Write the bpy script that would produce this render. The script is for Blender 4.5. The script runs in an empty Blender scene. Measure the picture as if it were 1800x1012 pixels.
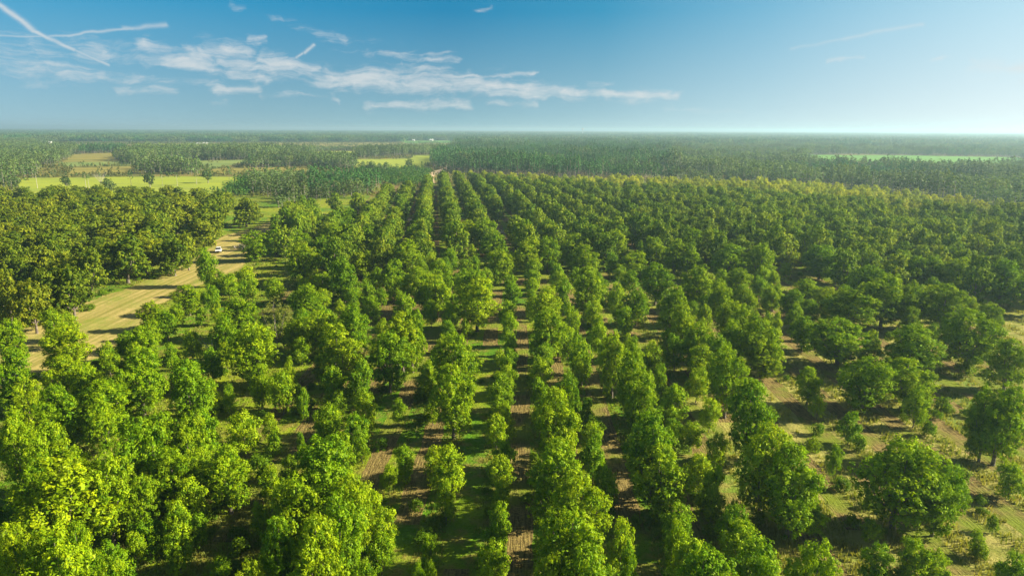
import bpy, math, random
import numpy as np
from mathutils import Vector, Matrix, Euler
R = math.radians
S = bpy.context.scene
COL = S.collection
rng = np.random.default_rng(7)
random.seed(7)

# ------------------------------------------------------------------ camera
CAM_H = 40.0
cam_d = bpy.data.cameras.new('camera')
cam = bpy.data.objects.new('camera', cam_d); COL.objects.link(cam)
cam_d.sensor_width = 36.0; cam_d.lens = 24.0
cam_d.clip_start = 1.0; cam_d.clip_end = 40000.0
PITCH, ROLL = 13.05, 0.25
MAT = Matrix.Rotation(R(90 - PITCH), 4, 'X') @ Matrix.Rotation(R(ROLL), 4, 'Z')
MAT.translation = Vector((0, 0, CAM_H))
cam.matrix_world = MAT
S.camera = cam

# ------------------------------------------------------------------ sun, exposure
SUN_EL, SUN_AZ = 26.0, 86.0          # azimuth clockwise from +Y (the heading)
sun_d = bpy.data.lights.new('sun', 'SUN'); sun_d.energy = 5.0; sun_d.angle = R(0.55)
sun_d.color = (1.0, 0.90, 0.68)
sun = bpy.data.objects.new('sun', sun_d); COL.objects.link(sun)
sdir = Vector((math.sin(R(SUN_AZ)) * math.cos(R(SUN_EL)), math.cos(R(SUN_AZ)) * math.cos(R(SUN_EL)), math.sin(R(SUN_EL))))
sun.rotation_euler = sdir.to_track_quat('Z', 'Y').to_euler()
S.view_settings.view_transform = 'Standard'; S.view_settings.look = 'None'
S.view_settings.exposure = 1.36; S.view_settings.gamma = 1.0
S.cycles.max_bounces = 6; S.cycles.diffuse_bounces = 2; S.cycles.glossy_bounces = 2
S.cycles.transmission_bounces = 3; S.cycles.volume_bounces = 0; S.cycles.transparent_max_bounces = 6

RM = np.array(MAT.to_3x3())
def ray(x, y):
    return RM @ np.array([(x - 900) / 1200.0, -(y - 506) / 1200.0, -1.0])
def gp(x, y, h=0.0):
    """photo pixel -> world point at height h"""
    d = ray(x, y); t = (h - CAM_H) / d[2]
    return d[0] * t, d[1] * t
def px(X, Y, Z=0.0):
    v = RM.T @ np.array([X, Y, Z - CAM_H])
    return 900 + 1200 * v[0] / -v[2], 506 - 1200 * v[1] / -v[2]
def azel(x, y):
    d = ray(x, y)
    return math.atan2(d[0], d[1]), math.atan2(d[2], math.hypot(d[0], d[1]))

# ------------------------------------------------------------------ node helpers
def N(nt, t, **k):
    n = nt.nodes.new(t)
    for a, b in k.items(): setattr(n, a, b)
    return n
def setin(nt, sock, v):
    if isinstance(v, bpy.types.NodeSocket): nt.links.new(v, sock)
    else: sock.default_value = v
def M(nt, op, a, b=None, c=None, clamp=False):
    n = N(nt, 'ShaderNodeMath', operation=op); n.use_clamp = clamp
    setin(nt, n.inputs[0], a)
    if b is not None: setin(nt, n.inputs[1], b)
    if c is not None: setin(nt, n.inputs[2], c)
    return n.outputs[0]
def MIX(nt, f, a, b):
    n = N(nt, 'ShaderNodeMix', data_type='RGBA')
    setin(nt, n.inputs[0], f)
    setin(nt, n.inputs[6], a if isinstance(a, bpy.types.NodeSocket) else (*a, 1))
    setin(nt, n.inputs[7], b if isinstance(b, bpy.types.NodeSocket) else (*b, 1))
    return n.outputs[2]
def NOISE(nt, vec, scale, detail=3, rough=0.55, dist=0.0):
    n = N(nt, 'ShaderNodeTexNoise'); n.inputs['Scale'].default_value = scale
    n.inputs['Detail'].default_value = detail; n.inputs['Roughness'].default_value = rough
    n.inputs['Distortion'].default_value = dist
    nt.links.new(vec, n.inputs['Vector']); return n.outputs[0]
def MR(nt, v, a, b, c=0.0, d=1.0):
    n = N(nt, 'ShaderNodeMapRange'); n.interpolation_type = 'SMOOTHSTEP'
    setin(nt, n.inputs[0], v)
    for i, q in enumerate((a, b, c, d)): n.inputs[i + 1].default_value = q
    return n.outputs[0]
def MAPV(nt, vec, scale=(1, 1, 1), rz=0.0, loc=(0, 0, 0)):
    n = N(nt, 'ShaderNodeMapping'); n.inputs['Scale'].default_value = scale
    n.inputs['Rotation'].default_value = (0, 0, rz); n.inputs['Location'].default_value = loc
    nt.links.new(vec, n.inputs['Vector']); return n.outputs[0]

# ------------------------------------------------------------------ sky with cirrus and vapour trails
W = bpy.data.worlds.new('World'); S.world = W; W.use_nodes = True
nt = W.node_tree; nt.nodes.clear()
out = N(nt, 'ShaderNodeOutputWorld'); bg = N(nt, 'ShaderNodeBackground')
bg.inputs['Strength'].default_value = 0.10
nt.links.new(bg.outputs[0], out.inputs[0])
sky = N(nt, 'ShaderNodeTexSky', sky_type='NISHITA'); sky.sun_disc = False
sky.sun_elevation = R(SUN_EL); sky.sun_rotation = R(SUN_AZ)
sky.air_density = 1.0; sky.dust_density = 1.2; sky.ozone_density = 2.2; sky.altitude = 100
tc = N(nt, 'ShaderNodeTexCoord'); sep = N(nt, 'ShaderNodeSeparateXYZ')
nt.links.new(tc.outputs['Generated'], sep.inputs[0])
az = M(nt, 'ARCTAN2', sep.outputs[0], sep.outputs[1])
el = M(nt, 'ARCSINE', sep.outputs[2])
comb = N(nt, 'ShaderNodeCombineXYZ'); nt.links.new(az, comb.inputs[0]); nt.links.new(el, comb.inputs[1])
P0 = comb.outputs[0]
wob = N(nt, 'ShaderNodeTexNoise'); wob.inputs['Scale'].default_value = 22; wob.inputs['Detail'].default_value = 4
nt.links.new(P0, wob.inputs['Vector'])
wv = N(nt, 'ShaderNodeVectorMath', operation='SUBTRACT'); nt.links.new(wob.outputs['Color'], wv.inputs[0]); wv.inputs[1].default_value = (.5, .5, .5)
ws = N(nt, 'ShaderNodeVectorMath', operation='MULTIPLY_ADD')
nt.links.new(wv.outputs[0], ws.inputs[0]); ws.inputs[1].default_value = (0.050, 0.020, 0); nt.links.new(P0, ws.inputs[2])
PW = ws.outputs[0]
def cen(v, k): return M(nt, 'MULTIPLY', M(nt, 'SUBTRACT', v, .5), k)
streak = NOISE(nt, MAPV(nt, PW, (7, 58, 1), R(8)), 1.5, 9, 0.62, 0.6)
puff = NOISE(nt, MAPV(nt, PW, (26, 62, 1), R(-12)), 1.2, 9, 0.60, 0.5)
fine = NOISE(nt, MAPV(nt, PW, (70, 230, 1), R(14)), 1.0, 6, 0.6, 0.3)
tex = M(nt, 'ADD', M(nt, 'ADD', cen(streak, 1.5), cen(puff, 1.35)), cen(fine, .55))
def segment_group():
    g = bpy.data.node_groups.new('cloud_segment', 'ShaderNodeTree')
    for nm, ty in (('P', 'NodeSocketVector'), ('A', 'NodeSocketVector'), ('B', 'NodeSocketVector'), ('W', 'NodeSocketFloat'), ('K', 'NodeSocketFloat'), ('Prev', 'NodeSocketFloat')):
        g.interface.new_socket(nm, in_out='INPUT', socket_type=ty)
    g.interface.new_socket('F', in_out='OUTPUT', socket_type='NodeSocketFloat')
    gi = g.nodes.new('NodeGroupInput'); go = g.nodes.new('NodeGroupOutput')
    def V(op, a, b=None):
        n = g.nodes.new('ShaderNodeVectorMath'); n.operation = op
        g.links.new(a, n.inputs[0])
        if b is not None: g.links.new(b, n.inputs[1])
        return n
    pa = V('SUBTRACT', gi.outputs['P'], gi.outputs['A']).outputs[0]
    ba = V('SUBTRACT', gi.outputs['B'], gi.outputs['A']).outputs[0]
    t = M(g, 'DIVIDE', V('DOT_PRODUCT', pa, ba).outputs['Value'], V('DOT_PRODUCT', ba, ba).outputs['Value'], clamp=True)
    sc = g.nodes.new('ShaderNodeVectorMath'); sc.operation = 'SCALE'
    g.links.new(ba, sc.inputs[0]); g.links.new(t, sc.inputs['Scale'])
    d = V('LENGTH', V('SUBTRACT', pa, sc.outputs[0]).outputs[0]).outputs['Value']
    q = M(g, 'DIVIDE', d, gi.outputs['W'])
    e = M(g, 'EXPONENT', M(g, 'MULTIPLY', M(g, 'MULTIPLY', q, q), -1.0))
    r = M(g, 'MAXIMUM', M(g, 'MULTIPLY', e, gi.outputs['K']), gi.outputs['Prev'])
    g.links.new(r, go.inputs[0])
    return g
SEG = segment_group()
def seg(prev, P, a, b, w, k):
    n = N(nt, 'ShaderNodeGroup'); n.node_tree = SEG
    nt.links.new(P, n.inputs['P'])
    n.inputs['A'].default_value = (*azel(*a), 0); n.inputs['B'].default_value = (*azel(*b), 0)
    n.inputs['W'].default_value = w / 1250.0; n.inputs['K'].default_value = k
    setin(nt, n.inputs['Prev'], prev); return n.outputs[0]
f = 0.0
for a, b, w, k in [((255, 80), (330, 112), 17, .95), ((330, 97), (430, 88), 18, 1.0), ((300, 108), (470, 140), 14, .85),
                   ((460, 104), (560, 132), 16, 1.0), ((400, 112), (620, 142), 16, .95), ((560, 138), (800, 150), 19, 1.1),
                   ((620, 122), (790, 120), 12, .72), ((800, 150), (1000, 162), 16, 1.1), ((1000, 164), (1190, 172), 11, 1.0), ((1120, 168), (1195, 176), 7, .8),
                   ((800, 138), (935, 127), 5.5, .85), ((560, 60), (700, 92), 17, .55), ((680, 94), (800, 103), 10, .78), ((480, 34), (640, 76), 11, .45),
                   ((-60, 86), (160, 96), 28, .66), ((-60, 112), (140, 124), 22, .66), ((100, 90), (290, 106), 20, .52), ((170, 126), (380, 150), 10, .62),
                   ((205, 155), (295, 160), 9, .72), ((368, 150), (402, 160), 9, .9), ((385, 160), (450, 157), 9, .8), ((455, 171), (570, 168), 6, .62),
                   ((650, 184), (825, 184), 10, .88), ((865, 168), (960, 172), 8, .75), ((865, 183), (945, 184), 6, .66), ((436, 64), (462, 65), 8, .92), ((442, 75), (468, 73), 5, .66),
                   ((843, 16), (860, 11), 7, .62), ((410, 12), (430, 17), 8, .5), ((580, 166), (596, 180), 6, .72), ((375, 183), (402, 183), 6, .66), ((820, 124), (900, 118), 6, .42), ((980, 150), (1080, 152), 7, .5),
                   ((1458, 108), (1517, 104), 4.5, .75), ((1715, 116), (1840, 126), 17, .62), ((1640, 104), (1685, 96), 3.5, .5), ((1170, 196), (1310, 194), 6, .42), ((704, 106), (708, 124), 6, .55), ((0, 140), (200, 150), 14, .3)]:
    f = seg(f, PW, a, b, w, k)
cir = MR(nt, M(nt, 'MULTIPLY_ADD', f, 1.0, M(nt, 'MULTIPLY', tex, 1.15)), 0.22, 1.50)
g2 = 0.0
sw = N(nt, 'ShaderNodeVectorMath', operation='MULTIPLY_ADD')
nt.links.new(wv.outputs[0], sw.inputs[0]); sw.inputs[1].default_value = (0.012, 0.012, 0); nt.links.new(P0, sw.inputs[2])
for a, b, w, k in [((-10, 2), (60, 52), 3.6, 1.05), ((60, 52), (130, 88), 2.8, 1.0), ((130, 88), (190, 112), 2.0, .75), ((-10, 66), (120, 62), 1.6, .6), ((120, 62), (230, 50), 1.9, .7), ((215, 50), (290, 42), 3.2, .62),
                   ((520, 104), (532, 95), 2, .8), ((536, 93), (552, 80), 2.5, .95), ((1390, 86), (1480, 68), 2.2, .35), ((1480, 68), (1620, 40), 2.6, .5)]:
    g2 = seg(g2, sw.outputs[0], a, b, w, k)
tr = M(nt, 'MULTIPLY', g2, MR(nt, puff, 0.25, 0.6, 0.55, 1.0))
alpha = M(nt, 'MINIMUM', M(nt, 'MAXIMUM', M(nt, 'MULTIPLY', cir, M(nt, 'MULTIPLY', 0.82, MR(nt, f, 0.02, 0.25))), M(nt, 'MULTIPLY', tr, 0.72)), 0.86)
def ramp(fac, stops):
    n = N(nt, 'ShaderNodeValToRGB'); cr = n.color_ramp
    while len(cr.elements) < len(stops): cr.elements.new(.5)
    for e, (p, c) in zip(cr.elements, stops): e.position = p; e.color = (*c, 1)
    nt.links.new(fac, n.inputs[0]); return n.outputs[0]
azf = M(nt, 'MULTIPLY_ADD', az, 1 / (2 * math.pi), 0.5)
A_ = lambda d: .5 + d / 360.0
hi = ramp(azf, [(0, (.10, .34, .56)), (A_(-60), (.085, .40, .64)), (A_(-35), (.050, .36, .62)), (A_(-5), (.020, .250, .47)), (A_(7), (.045, .315, .53)), (A_(19), (.18, .47, .67)), (A_(36), (.46, .73, .87)), (A_(70), (.62, .80, .88)), (1, (.12, .36, .56))])
lo = ramp(azf, [(0, (.34, .50, .56)), (A_(-60), (.42, .62, .70)), (A_(-35), (.38, .58, .65)), (A_(-20), (.31, .50, .56)), (A_(-5), (.30, .51, .58)), (A_(7), (.40, .60, .66)), (A_(19), (.56, .74, .79)), (A_(36), (.84, .92, .93)), (A_(70), (1, .98, .93)), (1, (.36, .52, .56))])
tel = M(nt, 'POWER', M(nt, 'MULTIPLY', M(nt, 'MAXIMUM', el, 0.0), 1 / R(9.0), clamp=True), .80)
low_sky = MIX(nt, tel, lo, hi)
gain = N(nt, 'ShaderNodeVectorMath', operation='SCALE'); nt.links.new(low_sky, gain.inputs[0]); gain.inputs['Scale'].default_value = 3.95
upper = N(nt, 'ShaderNodeVectorMath', operation='SCALE'); nt.links.new(sky.outputs[0], upper.inputs[0]); upper.inputs['Scale'].default_value = .30
skyc = MIX(nt, MR(nt, el, R(10), R(28)), gain.outputs[0], upper.outputs[0])
skc = MIX(nt, alpha, skyc, (2.9, 3.0, 3.0))
nt.links.new(skc, bg.inputs['Color'])

# ------------------------------------------------------------------ materials
def mat(name):
    m = bpy.data.materials.new(name); m.use_nodes = True
    m.node_tree.nodes.clear(); o = N(m.node_tree, 'ShaderNodeOutputMaterial')
    return m, m.node_tree, o
def leaf_mat(name, dark, mid, lite, trans=0.26, nscale=0.9, dr=(.82, 1.12)):
    m, t, o = mat(name)
    geo = N(t, 'ShaderNodeNewGeometry'); oi = N(t, 'ShaderNodeObjectInfo')
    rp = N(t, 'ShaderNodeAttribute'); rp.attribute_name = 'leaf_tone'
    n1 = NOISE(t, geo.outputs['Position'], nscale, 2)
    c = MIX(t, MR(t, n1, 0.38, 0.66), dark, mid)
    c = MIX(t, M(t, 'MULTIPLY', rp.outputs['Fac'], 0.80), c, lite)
    drift = NOISE(t, geo.outputs['Position'], .012, 3)
    hs = N(t, 'ShaderNodeHueSaturation'); t.links.new(c, hs.inputs['Color'])
    t.links.new(M(t, 'MULTIPLY_ADD', oi.outputs['Random'], 0.032, 0.486), hs.inputs['Hue'])
    t.links.new(M(t, 'MULTIPLY', M(t, 'MULTIPLY_ADD', oi.outputs['Random'], -0.30, 1.09), MR(t, drift, .3, .7, *dr)), hs.inputs['Value'])
    d = N(t, 'ShaderNodeBsdfDiffuse'); tl = N(t, 'ShaderNodeBsdfTranslucent')
    g = N(t, 'ShaderNodeBsdfGlossy'); g.inputs['Roughness'].default_value = .5; g.inputs['Color'].default_value = (.5, .5, .4, 1)
    t.links.new(hs.outputs[0], d.inputs['Color'])
    tcn = N(t, 'ShaderNodeMix', data_type='RGBA', blend_type='MULTIPLY'); tcn.inputs[0].default_value = 1
    t.links.new(hs.outputs[0], tcn.inputs[6]); tcn.inputs[7].default_value = (1.45, 1.35, .5, 1)
    t.links.new(tcn.outputs[2], tl.inputs['Color'])
    mx = N(t, 'ShaderNodeMixShader'); mx.inputs[0].default_value = trans
    t.links.new(d.outputs[0], mx.inputs[1]); t.links.new(tl.outputs[0], mx.inputs[2])
    m2 = N(t, 'ShaderNodeMixShader'); m2.inputs[0].default_value = 0.016
    t.links.new(mx.outputs[0], m2.inputs[1]); t.links.new(g.outputs[0], m2.inputs[2])
    t.links.new(m2.outputs[0], o.inputs[0])
    return m
def plain(name, c1, c2, scale=2.0, rough=0.8, metal=0.0, bump=0.0):
    m, t, o = mat(name)
    geo = N(t, 'ShaderNodeNewGeometry')
    n1 = NOISE(t, geo.outputs['Position'], scale, 4)
    b = N(t, 'ShaderNodeBsdfPrincipled'); b.inputs['Roughness'].default_value = rough; b.inputs['Metallic'].default_value = metal
    t.links.new(MIX(t, MR(t, n1, .35, .65), c1, c2), b.inputs['Base Color'])
    if bump:
        bn = N(t, 'ShaderNodeBump'); bn.inputs['Strength'].default_value = bump; bn.inputs['Distance'].default_value = .1
        t.links.new(n1, bn.inputs['Height']); t.links.new(bn.outputs[0], b.inputs['Normal'])
    t.links.new(b.outputs[0], o.inputs[0]); return m
L_NEAR = leaf_mat('pecan_leaves', (.095, .205, .003), (.235, .390, .004), (.430, .550, .005), .27, .9, (.90, 1.05))
L_YOUNG = leaf_mat('young_pecan_leaves', (.110, .24, .004), (.25, .410, .005), (.46, .58, .006))
L_GROVE = leaf_mat('old_pecan_leaves', (.080, .140, .008), (.165, .230, .009), (.34, .380, .012), .22)
L_FAR = leaf_mat('far_block_pecan_leaves', (.095, .190, .010), (.205, .325, .012), (.390, .470, .018), .24)
L_PALE = leaf_mat('pale_orchard_leaves', (.30, .38, .03), (.44, .50, .04), (.60, .62, .06), .35)
L_SPARSE = leaf_mat('thin_pale_leaves', (.13, .18, .035), (.20, .25, .04), (.28, .32, .05), .4)
L_PINE = leaf_mat('pine_needles', (.035, .115, .026), (.060, .170, .030), (.10, .22, .04), .15, .9, (.62, 1.38))
L_YPINE = leaf_mat('young_pine_needles', (.05, .14, .018), (.08, .19, .018), (.13, .25, .025), .2)
L_WOOD = leaf_mat('woodland_leaves', (.070, .135, .038), (.120, .190, .045), (.19, .25, .055), .2, .9, (.62, 1.38))
L_SHRUB = leaf_mat('shrub_leaves', (.090, .185, .005), (.14, .26, .006), (.24, .36, .008), .4)
L_SCRUB = leaf_mat('scrub_leaves', (.10, .12, .03), (.16, .17, .035), (.24, .22, .04), .25)
L_GRASS = leaf_mat('tall_grass', (.15, .22, .02), (.27, .28, .05), (.44, .40, .12), .35, 0.08)
BARK = plain('bark', (.11, .085, .065), (.24, .20, .16), 3.0, .9)
PALEBARK = plain('pale_bark', (.36, .31, .25), (.52, .47, .40), 3.0, .9)
GREYBARK = plain('grey_bark', (.16, .14, .12), (.30, .27, .23), 3.0, .9)
WHITE = plain('white_paint', (.78, .78, .76), (.82, .82, .80), 1.0, .3)
GLASSY = plain('dark_glass', (.012, .016, .02), (.02, .025, .03), 1.0, .08)
BLACK = plain('black_rubber', (.02, .02, .02), (.03, .03, .03), 5.0, .8)
CHROME = plain('chrome', (.5, .5, .52), (.6, .6, .62), 2.0, .25, 1.0)
LAMP_C = plain('headlight_lens', (.65, .66, .68), (.75, .76, .78), 2.0, .1)
RED = plain('tail_lens', (.35, .02, .02), (.4, .03, .03), 2.0, .2)
METAL = plain('white_metal_roof', (.62, .64, .62), (.78, .79, .76), .4, .4)
WALLM = plain('shed_wall', (.50, .45, .38), (.62, .56, .48), .5, .7)

NB_R = -math.atan((915 - 900) / 1200.0)      # near block rows
FB_R = -math.atan((765 - 900) / 1200.0)      # far block rows (turned left)
def ground_mat():
    m, t, o = mat('ground_grass'); geo = N(t, 'ShaderNodeNewGeometry'); P = geo.outputs['Position']
    a = NOISE(t, P, 0.035, 5, .6); b = NOISE(t, P, 0.35, 5, .65); c = NOISE(t, P, 3.2, 4, .7)
    big = NOISE(t, P, 0.006, 3)
    col = MIX(t, MR(t, a, .38, .62), (.095, .235, .007), (.285, .355, .014))
    col = MIX(t, M(t, 'MULTIPLY', MR(t, b, .46, .66), .8), col, (.29, .225, .055))
    col = MIX(t, M(t, 'MULTIPLY', MR(t, c, .45, .75), .45), col, (.045, .07, .01))
    fs = N(t, 'ShaderNodeSeparateXYZ'); t.links.new(P, fs.inputs[0])
    blond = MIX(t, MR(t, b, .35, .6), (.20, .22, .035), (.40, .36, .10))
    col = MIX(t, M(t, 'MULTIPLY', M(t, 'MULTIPLY', MR(t, fs.outputs[0], 14, 36), MR(t, fs.outputs[1], 190, 120)), MR(t, a, .35, .55, .45, .95)), col, blond)
    far = MR(t, fs.outputs[1], 330, 620)
    scr = MIX(t, MR(t, NOISE(t, MAPV(t, P, (1, .35, 1)), .03, 5, .7), .38, .60), (.105, .130, .030), (.245, .205, .050))
    col = MIX(t, far, col, scr)
    bs = N(t, 'ShaderNodeBsdfPrincipled'); bs.inputs['Roughness'].default_value = .95
    bs.inputs['Specular IOR Level'].default_value = .1
    t.links.new(col, bs.inputs['Base Color'])
    bn = N(t, 'ShaderNodeBump'); bn.inputs['Strength'].default_value = .9; bn.inputs['Distance'].default_value = .35
    t.links.new(M(t, 'ADD', c, M(t, 'MULTIPLY', b, 2)), bn.inputs['Height']); t.links.new(bn.outputs[0], bs.inputs['Normal'])
    t.links.new(bs.outputs[0], o.inputs[0]); return m
def soil_mat(name, rz, c1, c2, straw):
    m, t, o = mat(name); geo = N(t, 'ShaderNodeNewGeometry'); P = geo.outputs['Position']
    fr = NOISE(t, MAPV(t, P, (4.5, .45, 1), rz), 1.0, 4, .6)
    lump = NOISE(t, MAPV(t, P, (1.4, 2.4, 1), rz), 1.6, 5, .75)
    cv = NOISE(t, P, .09, 4)
    col = MIX(t, MR(t, fr, .38, .62), c1, c2)
    col = MIX(t, M(t, 'MULTIPLY', MR(t, lump, .48, .68), .75), col, straw)
    col = MIX(t, M(t, 'MULTIPLY', MR(t, cv, .47, .62), .85), col, (.19, .26, .016))
    bs = N(t, 'ShaderNodeBsdfPrincipled'); bs.inputs['Roughness'].default_value = .95; bs.inputs['Specular IOR Level'].default_value = .1
    t.links.new(col, bs.inputs['Base Color'])
    bn = N(t, 'ShaderNodeBump'); bn.inputs['Strength'].default_value = 1; bn.inputs['Distance'].default_value = .25
    t.links.new(M(t, 'ADD', lump, fr), bn.inputs['Height']); t.links.new(bn.outputs[0], bs.inputs['Normal'])
    t.links.new(bs.outputs[0], o.inputs[0]); return m
def field_mat(name, c1, c2, c3=None, stretch=(.02, .3), rz=0.0, patch=None):
    m, t, o = mat(name); geo = N(t, 'ShaderNodeNewGeometry'); P = geo.outputs['Position']
    a = NOISE(t, MAPV(t, P, (*stretch, 1), rz), 1.0, 5, .65); b = NOISE(t, P, .9, 4, .7)
    col = MIX(t, MR(t, a, .36, .64), c1, c2)
    if c3: col = MIX(t, M(t, 'MULTIPLY', MR(t, b, .45, .7), .6), col, c3)
    if patch: col = MIX(t, M(t, 'MULTIPLY', MR(t, NOISE(t, P, patch[1], 5, .7), .48, .66), .65), col, patch[0])
    bs = N(t, 'ShaderNodeBsdfPrincipled'); bs.inputs['Roughness'].default_value = .95; bs.inputs['Specular IOR Level'].default_value = .1
    t.links.new(col, bs.inputs['Base Color'])
    bn = N(t, 'ShaderNodeBump'); bn.inputs['Strength'].default_value = .6; bn.inputs['Distance'].default_value = .2
    t.links.new(b, bn.inputs['Height']); t.links.new(bn.outputs[0], bs.inputs['Normal'])
    t.links.new(bs.outputs[0], o.inputs[0]); return m

# ------------------------------------------------------------------ mesh helpers
def mesh_from(name, V, F, mats, mi=None, tone=None, smooth=False):
    V = np.asarray(V, np.float32); F = np.asarray(F, np.int32)
    me = bpy.data.meshes.new(name)
    me.vertices.add(len(V)); me.vertices.foreach_set('co', V.ravel())
    n = F.shape[1]
    me.loops.add(F.size); me.loops.foreach_set('vertex_index', F.ravel())
    me.polygons.add(len(F)); me.polygons.foreach_set('loop_start', np.arange(len(F), dtype=np.int32) * n)
    for m in mats: me.materials.append(m)
    if mi is not None: me.polygons.foreach_set('material_index', np.asarray(mi, np.int32))
    if smooth: me.polygons.foreach_set('use_smooth', np.ones(len(F), bool))
    if tone is not None:
        at = me.attributes.new('leaf_tone', 'FLOAT', 'FACE'); at.data.foreach_set('value', np.asarray(tone, np.float32))
    me.update(calc_edges=True); me.validate()
    return me
def link(name, me, parent=None):
    o = bpy.data.objects.new(name, me); COL.objects.link(o)
    if parent is not None: o.parent = parent
    return o
def struct(o, label=None):
    o['kind'] = 'structure'
    if label: o['label'] = label
    return o
def tag(o, label, cat, group=None, kind=None):
    o['label'] = label; o['category'] = cat
    if group: o['group'] = group
    if kind: o['kind'] = kind
    return o
class Quads:
    def __init__(s): s.V = []; s.F = []; s.mi = []; s.tone = []; s.n = 0
    def add(s, V, F, mi=0, tone=None):
        s.V.append(V); s.F.append(F + s.n); s.n += len(V)
        s.mi.append(np.full(len(F), mi)); s.tone.append(np.zeros(len(F)) if tone is None else tone)
    def mesh(s, name, mats):
        return mesh_from(name, np.concatenate(s.V), np.concatenate(s.F), mats, np.concatenate(s.mi), np.concatenate(s.tone))
def leaf_quads(C, Nn, size, r, aspect=.55):
    """one quad per centre C, roughly facing Nn"""
    n = len(C)
    t = r.normal(size=(n, 3)); t -= (t * Nn).sum(1)[:, None] * Nn
    t /= np.linalg.norm(t, axis=1)[:, None] + 1e-9
    b = np.cross(Nn, t)
    s = (size * r.uniform(.65, 1.35, n))[:, None]
    t = t * s; b = b * s * aspect
    V = np.stack([C - t, C - b * .9, C + t, C + b * .9], 1).reshape(-1, 3)
    F = np.arange(4 * n).reshape(-1, 4)
    return V, F
def tube(pts, rad, k=6):
    pts = [np.array(p, float) for p in pts]; V = []; F = []
    for i, p in enumerate(pts):
        d = pts[min(i + 1, len(pts) - 1)] - pts[max(i - 1, 0)]; d /= np.linalg.norm(d)
        a = np.cross(d, (0.3, 0.9, 0.1)); a /= np.linalg.norm(a); b = np.cross(d, a)
        for j in range(k):
            th = 2 * math.pi * j / k
            V.append(p + rad[i] * (math.cos(th) * a + math.sin(th) * b))
    for i in range(len(pts) - 1):
        for j in range(k):
            F.append([i * k + j, i * k + (j + 1) % k, (i + 1) * k + (j + 1) % k, (i + 1) * k + j])
    return np.array(V), np.array(F)
def unit(v): return v / (np.linalg.norm(v, axis=-1, keepdims=True) + 1e-9)
def box(q, x0, x1, y0, y1, z0, z1, mi=0):
    V = np.array([[x, y, z] for z in (z0, z1) for y in (y0, y1) for x in (x0, x1)], float)
    F = np.array([[0, 2, 3, 1], [4, 5, 7, 6], [0, 1, 5, 4], [2, 6, 7, 3], [0, 4, 6, 2], [1, 3, 7, 5]])
    q.add(V, F, mi)

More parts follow.
